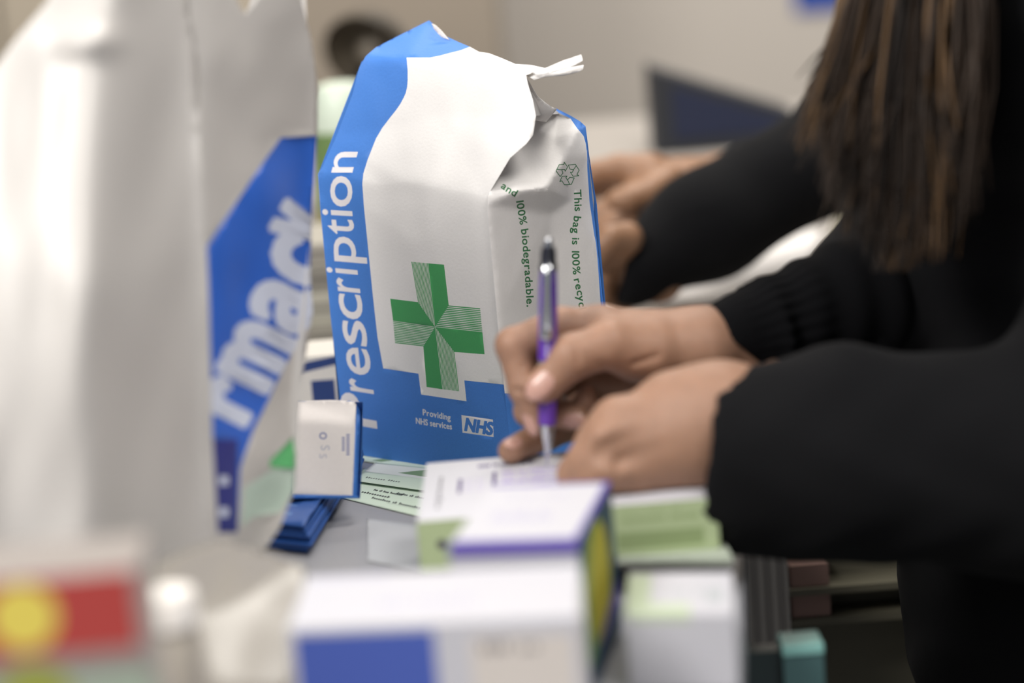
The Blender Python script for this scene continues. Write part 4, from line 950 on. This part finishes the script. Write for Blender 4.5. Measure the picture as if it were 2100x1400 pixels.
# ================================================================== things behind the paper bag
def boxat(name, px0, px1, py_top, dep, dy, m, label=None, cat='box', parent=None, zb=DESK, prints=None, mats=None):
    p0, p1 = P(px0, py_top, dep), P(px1, py_top, dep); z = (p0[2]+p1[2])/2
    return carton(name, (p0[0], p0[1], zb+.0005), (p1[0]-p0[0], 0, 0), (0, dy, 0), z-zb-.0005, prints or {}, mats or [m], label, cat, parent=parent), z
M_nav = mat('navy_card', (34, 58, 112), .5); M_off = mat('off_white_card', (214, 208, 198), .6)
boxat('parcel_carton', 520, 708, 733, 1.70, .06, None, 'white carton with navy bands behind the paper bag, beside the carrier bag', 'carton',
      prints={'front': [([[(0, .62), (1, .86), (1, 1), (0, .80)]], 1), ([rect(.60, .12, .86, .60)], 1)]}, mats=[M_off, M_nav])
zb = DESK
for i, (yt, c_) in enumerate(((668, (150, 146, 134)), (602, (176, 172, 158)), (548, (140, 136, 126)), (500, (168, 162, 150)))):
    p_ = P(640, yt, 1.95); xx = p_[0]
    o_ = carton('letter_tray', (xx-.06, p_[1], zb+.0008), (.10, 0, 0), (0, .12, 0), p_[2]-zb-.0012, {'front': [([rect(.04, .2, .96, .75)], 1)]}, [mat('tray%d' % i, c_, .6), mat('tray_front_shade%d' % i, tuple(int(v*.8) for v in c_), .7)],  # solid front; darker tray colour painted on as the shade of an opening
           ['beige grey', 'pale grey', 'mid grey', 'light taupe'][i]+' tray behind the paper bag, '+['bottom', 'second from bottom', 'third from bottom', 'top'][i]+' of its stack', 'tray', 'stacked trays behind the bag')
    zb = p_[2]
bp_ = P(708, 500, 2.06); bz = zb*0+bp_[2]; q0 = P(708, 168, 2.06)
bx_, by_ = bp_[0], 2.16
gb = empty('spray_bottle', (bx_-.002, by_, DESK), 'green bottle with white shoulder peeking out behind the left edge of the paper bag', 'bottle')
topz = P(700, 168, depth(np.array([bx_, by_, 1.1])))[2]; hh = topz-DESK-.0005
lathe('bottle_body', (bx_, by_, DESK+.0005), (0, 0, 1), [(0, .028), (.003, .030), (hh*.42, .030)], mat('bottle_olive', (150, 142, 24), .25, coat=.4), gb)
lathe('bottle_label', (bx_, by_, DESK+.0005), (0, 0, 1), [(hh*.421, .0305), (hh*.78, .0305)], mat('bottle_green', (112, 140, 84), .4), gb)
lathe('bottle_shoulder', (bx_, by_, DESK+.0005), (0, 0, 1), [(hh*.781, .030), (hh*.92, .029), (hh*.985, .022), (hh, .012)], mat('bottle_pale', (214, 226, 208), .35), gb)
# desk lamp with dark shade
lc = P(755, 108, 2.55); lp_ = empty('desk_lamp', (lc[0]-.01, lc[1]+.03, DESK+BH), 'desk lamp with rounded dark shade on a black stem behind the paper bag', 'lamp')
axl = np.array([-.35, -.80, -.42]); axl /= np.linalg.norm(axl)
prof = [(-.044+.050*(1-math.cos(t)), .048*math.sin(t)) for t in np.linspace(.05, math.pi/2, 10)]
lathe('lamp_shade', lc, axl, prof, mat('lamp_dark', (62, 56, 48), .3, coat=.3), lp_, caps=False)
lathe('shade_lining', lc, axl, [(h-.0+.001, r*.94) for h, r in prof], mat('lamp_lining', (84, 76, 64), .6), lp_, caps=False)
lathe('bulb', lc, axl, [(-.02, .004), (-.012, .010), (-.004, .013), (.004, .010), (.008, .003)], mat('bulb_frosted', (118, 110, 98), .3), lp_)
sweep('stem', [lc+[.0, .03, -.02], lc+[-.012, .035, -.05], (lc[0]-.012, lc[1]+.035, DESK+BH+.012)], [.013, .011, .010], mat('black_plastic', (12, 12, 12), .4), lp_)
lathe('lamp_base', (lc[0]-.012, lc[1]+.035, DESK+BH+.0005), (0, 0, 1), [(0, .05), (.010, .048), (.012, .02)], MATS['black_plastic'], lp_)
# magazine file with sloping top
f0 = at(1345, 318, BH); sc_ = depth(f0)/FPX; fw = 290*sc_; fh = 176*sc_
mf = empty('magazine_file', (f0[0]+fw/2, f0[1], DESK+BH), 'dark blue magazine file with sloping top edge on the back counter', 'file holder')
zz = DESK+BH+.0006
def wedge(name, x0, z0, x1, z1, zr, y0, y1, m, par):
    V = [(x0, y0, z0), (x1, y0, z0), (x1, y0, zr), (x0, y0, z1), (x0, y1, z0), (x1, y1, z0), (x1, y1, zr), (x0, y1, z1)]
    return mesh(name, V, [(0, 1, 2, 3), (7, 6, 5, 4), (0, 3, 7, 4), (1, 5, 6, 2), (0, 4, 5, 1), (3, 2, 6, 7)], m, parent=par, bevel=.001)
wedge('holder_body', f0[0], zz, f0[0]+fw, zz+fh, zz+fh*.36, f0[1], f0[1]+.09, mat('file_charcoal', (32, 34, 40), .6), mf)
wedge('label_panel', f0[0]+fw*.14, zz+fh*.16, f0[0]+fw*.96, zz+fh*.78, zz+fh*.28, f0[1]-.002, f0[1]-.0004, mat('file_navy', (13, 24, 54), .6), mf)
# papers on the counter
def flat(name, pts, h, th, m, label, cat, grp=None):
    q = np.array([at(x, y, h) for x, y in pts]); q2 = q.copy(); q2[:, 2] += th
    o_ = mesh(name, np.vstack([q, q2]), [(3, 2, 1, 0), (4, 5, 6, 7), (0, 1, 5, 4), (1, 2, 6, 5), (2, 3, 7, 6), (3, 0, 4, 7)], m); tag(o_, label, cat, grp)
flat('paper_sheet', [(1330, 668), (1610, 640), (1690, 478), (1480, 492)], .0005, .004, mat('bright_paper', (236, 232, 228), .6), 'white paper pad on the counter seen between the black sleeves', 'paper')
flat('paper_sheet', [(1225, 668), (1275, 668), (1285, 590), (1240, 590)], .0005, .003, MATS['bright_paper'], 'small white slip on the counter just right of the paper bag', 'paper')
flat('folder', [(1700, 640), (1790, 640), (1790, 440), (1715, 440)], .0005, .006, mat('olive_folder', (122, 116, 98), .7), 'olive grey folder on the counter beside the white paper pad', 'folder')
# blue binder high behind the hair
bb = P(1705, -15, 3.95); o_ = slab('wall_notice', bb[0]-.045, bb[0]+.045, 4.094, 4.0995, bb[2]-.035, bb[2]+.08, mat('notice_blue', (30, 70, 160), .5)); tag(o_, 'small blue notice on the back wall beside the hanging hair', 'notice')

# ================================================================== beside and below the desk
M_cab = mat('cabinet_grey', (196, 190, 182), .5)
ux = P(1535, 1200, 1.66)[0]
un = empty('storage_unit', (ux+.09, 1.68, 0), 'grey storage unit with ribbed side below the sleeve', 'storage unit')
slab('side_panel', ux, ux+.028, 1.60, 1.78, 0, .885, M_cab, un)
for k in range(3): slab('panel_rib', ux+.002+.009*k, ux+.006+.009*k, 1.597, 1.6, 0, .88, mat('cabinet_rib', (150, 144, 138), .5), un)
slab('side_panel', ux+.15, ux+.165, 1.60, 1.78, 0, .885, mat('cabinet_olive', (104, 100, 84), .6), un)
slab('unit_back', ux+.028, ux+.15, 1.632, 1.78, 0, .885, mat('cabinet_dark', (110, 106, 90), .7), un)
wz = [float(P(1660, y_, 1.68)[2]) for y_ in (1262, 1196)]; wx = [float(P(x_, 1200, 1.68)[0]) for x_ in (1618, 1698)]
for i, z in enumerate(wz):
    slab('unit_shelf', ux+.028, ux+.15, 1.602, 1.632, z-.005, z, MATS['cabinet_olive'], un)
    o_ = slab('document_wallet', wx[0], wx[1], 1.606, 1.630, z+.0005, z+.016, mat('wallet_brown', (150, 120, 110), .7)); tag(o_, 'brown document wallet in the storage unit, '+['lower', 'upper'][i]+' of two', 'wallet', 'document wallets')
cx0 = P(1500, 1340, 1.24)[0]; cz = P(1600, 1345, 1.24)[2]
ped = slab('pedestal_cabinet', cx0-.002, cx0+.052, 1.19, 1.235, 0, cz-.056, mat('pedestal_black', (24, 26, 26), .5)); tag(ped, 'low black pedestal cabinet under the teal crate', 'cabinet')
tc_ = empty('plastic_crate', (cx0+.025, 1.26, cz-.055), 'dark teal plastic crate with a pale teal lid at the desk edge', 'crate')
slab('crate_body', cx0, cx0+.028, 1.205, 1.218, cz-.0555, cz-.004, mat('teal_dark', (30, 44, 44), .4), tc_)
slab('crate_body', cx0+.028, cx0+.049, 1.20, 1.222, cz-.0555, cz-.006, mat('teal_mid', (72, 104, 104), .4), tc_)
slab('crate_lid', cx0+.0275, cx0+.0495, 1.199, 1.223, cz-.006, cz, mat('teal_light', (142, 196, 188), .35), tc_, bevel=.001)
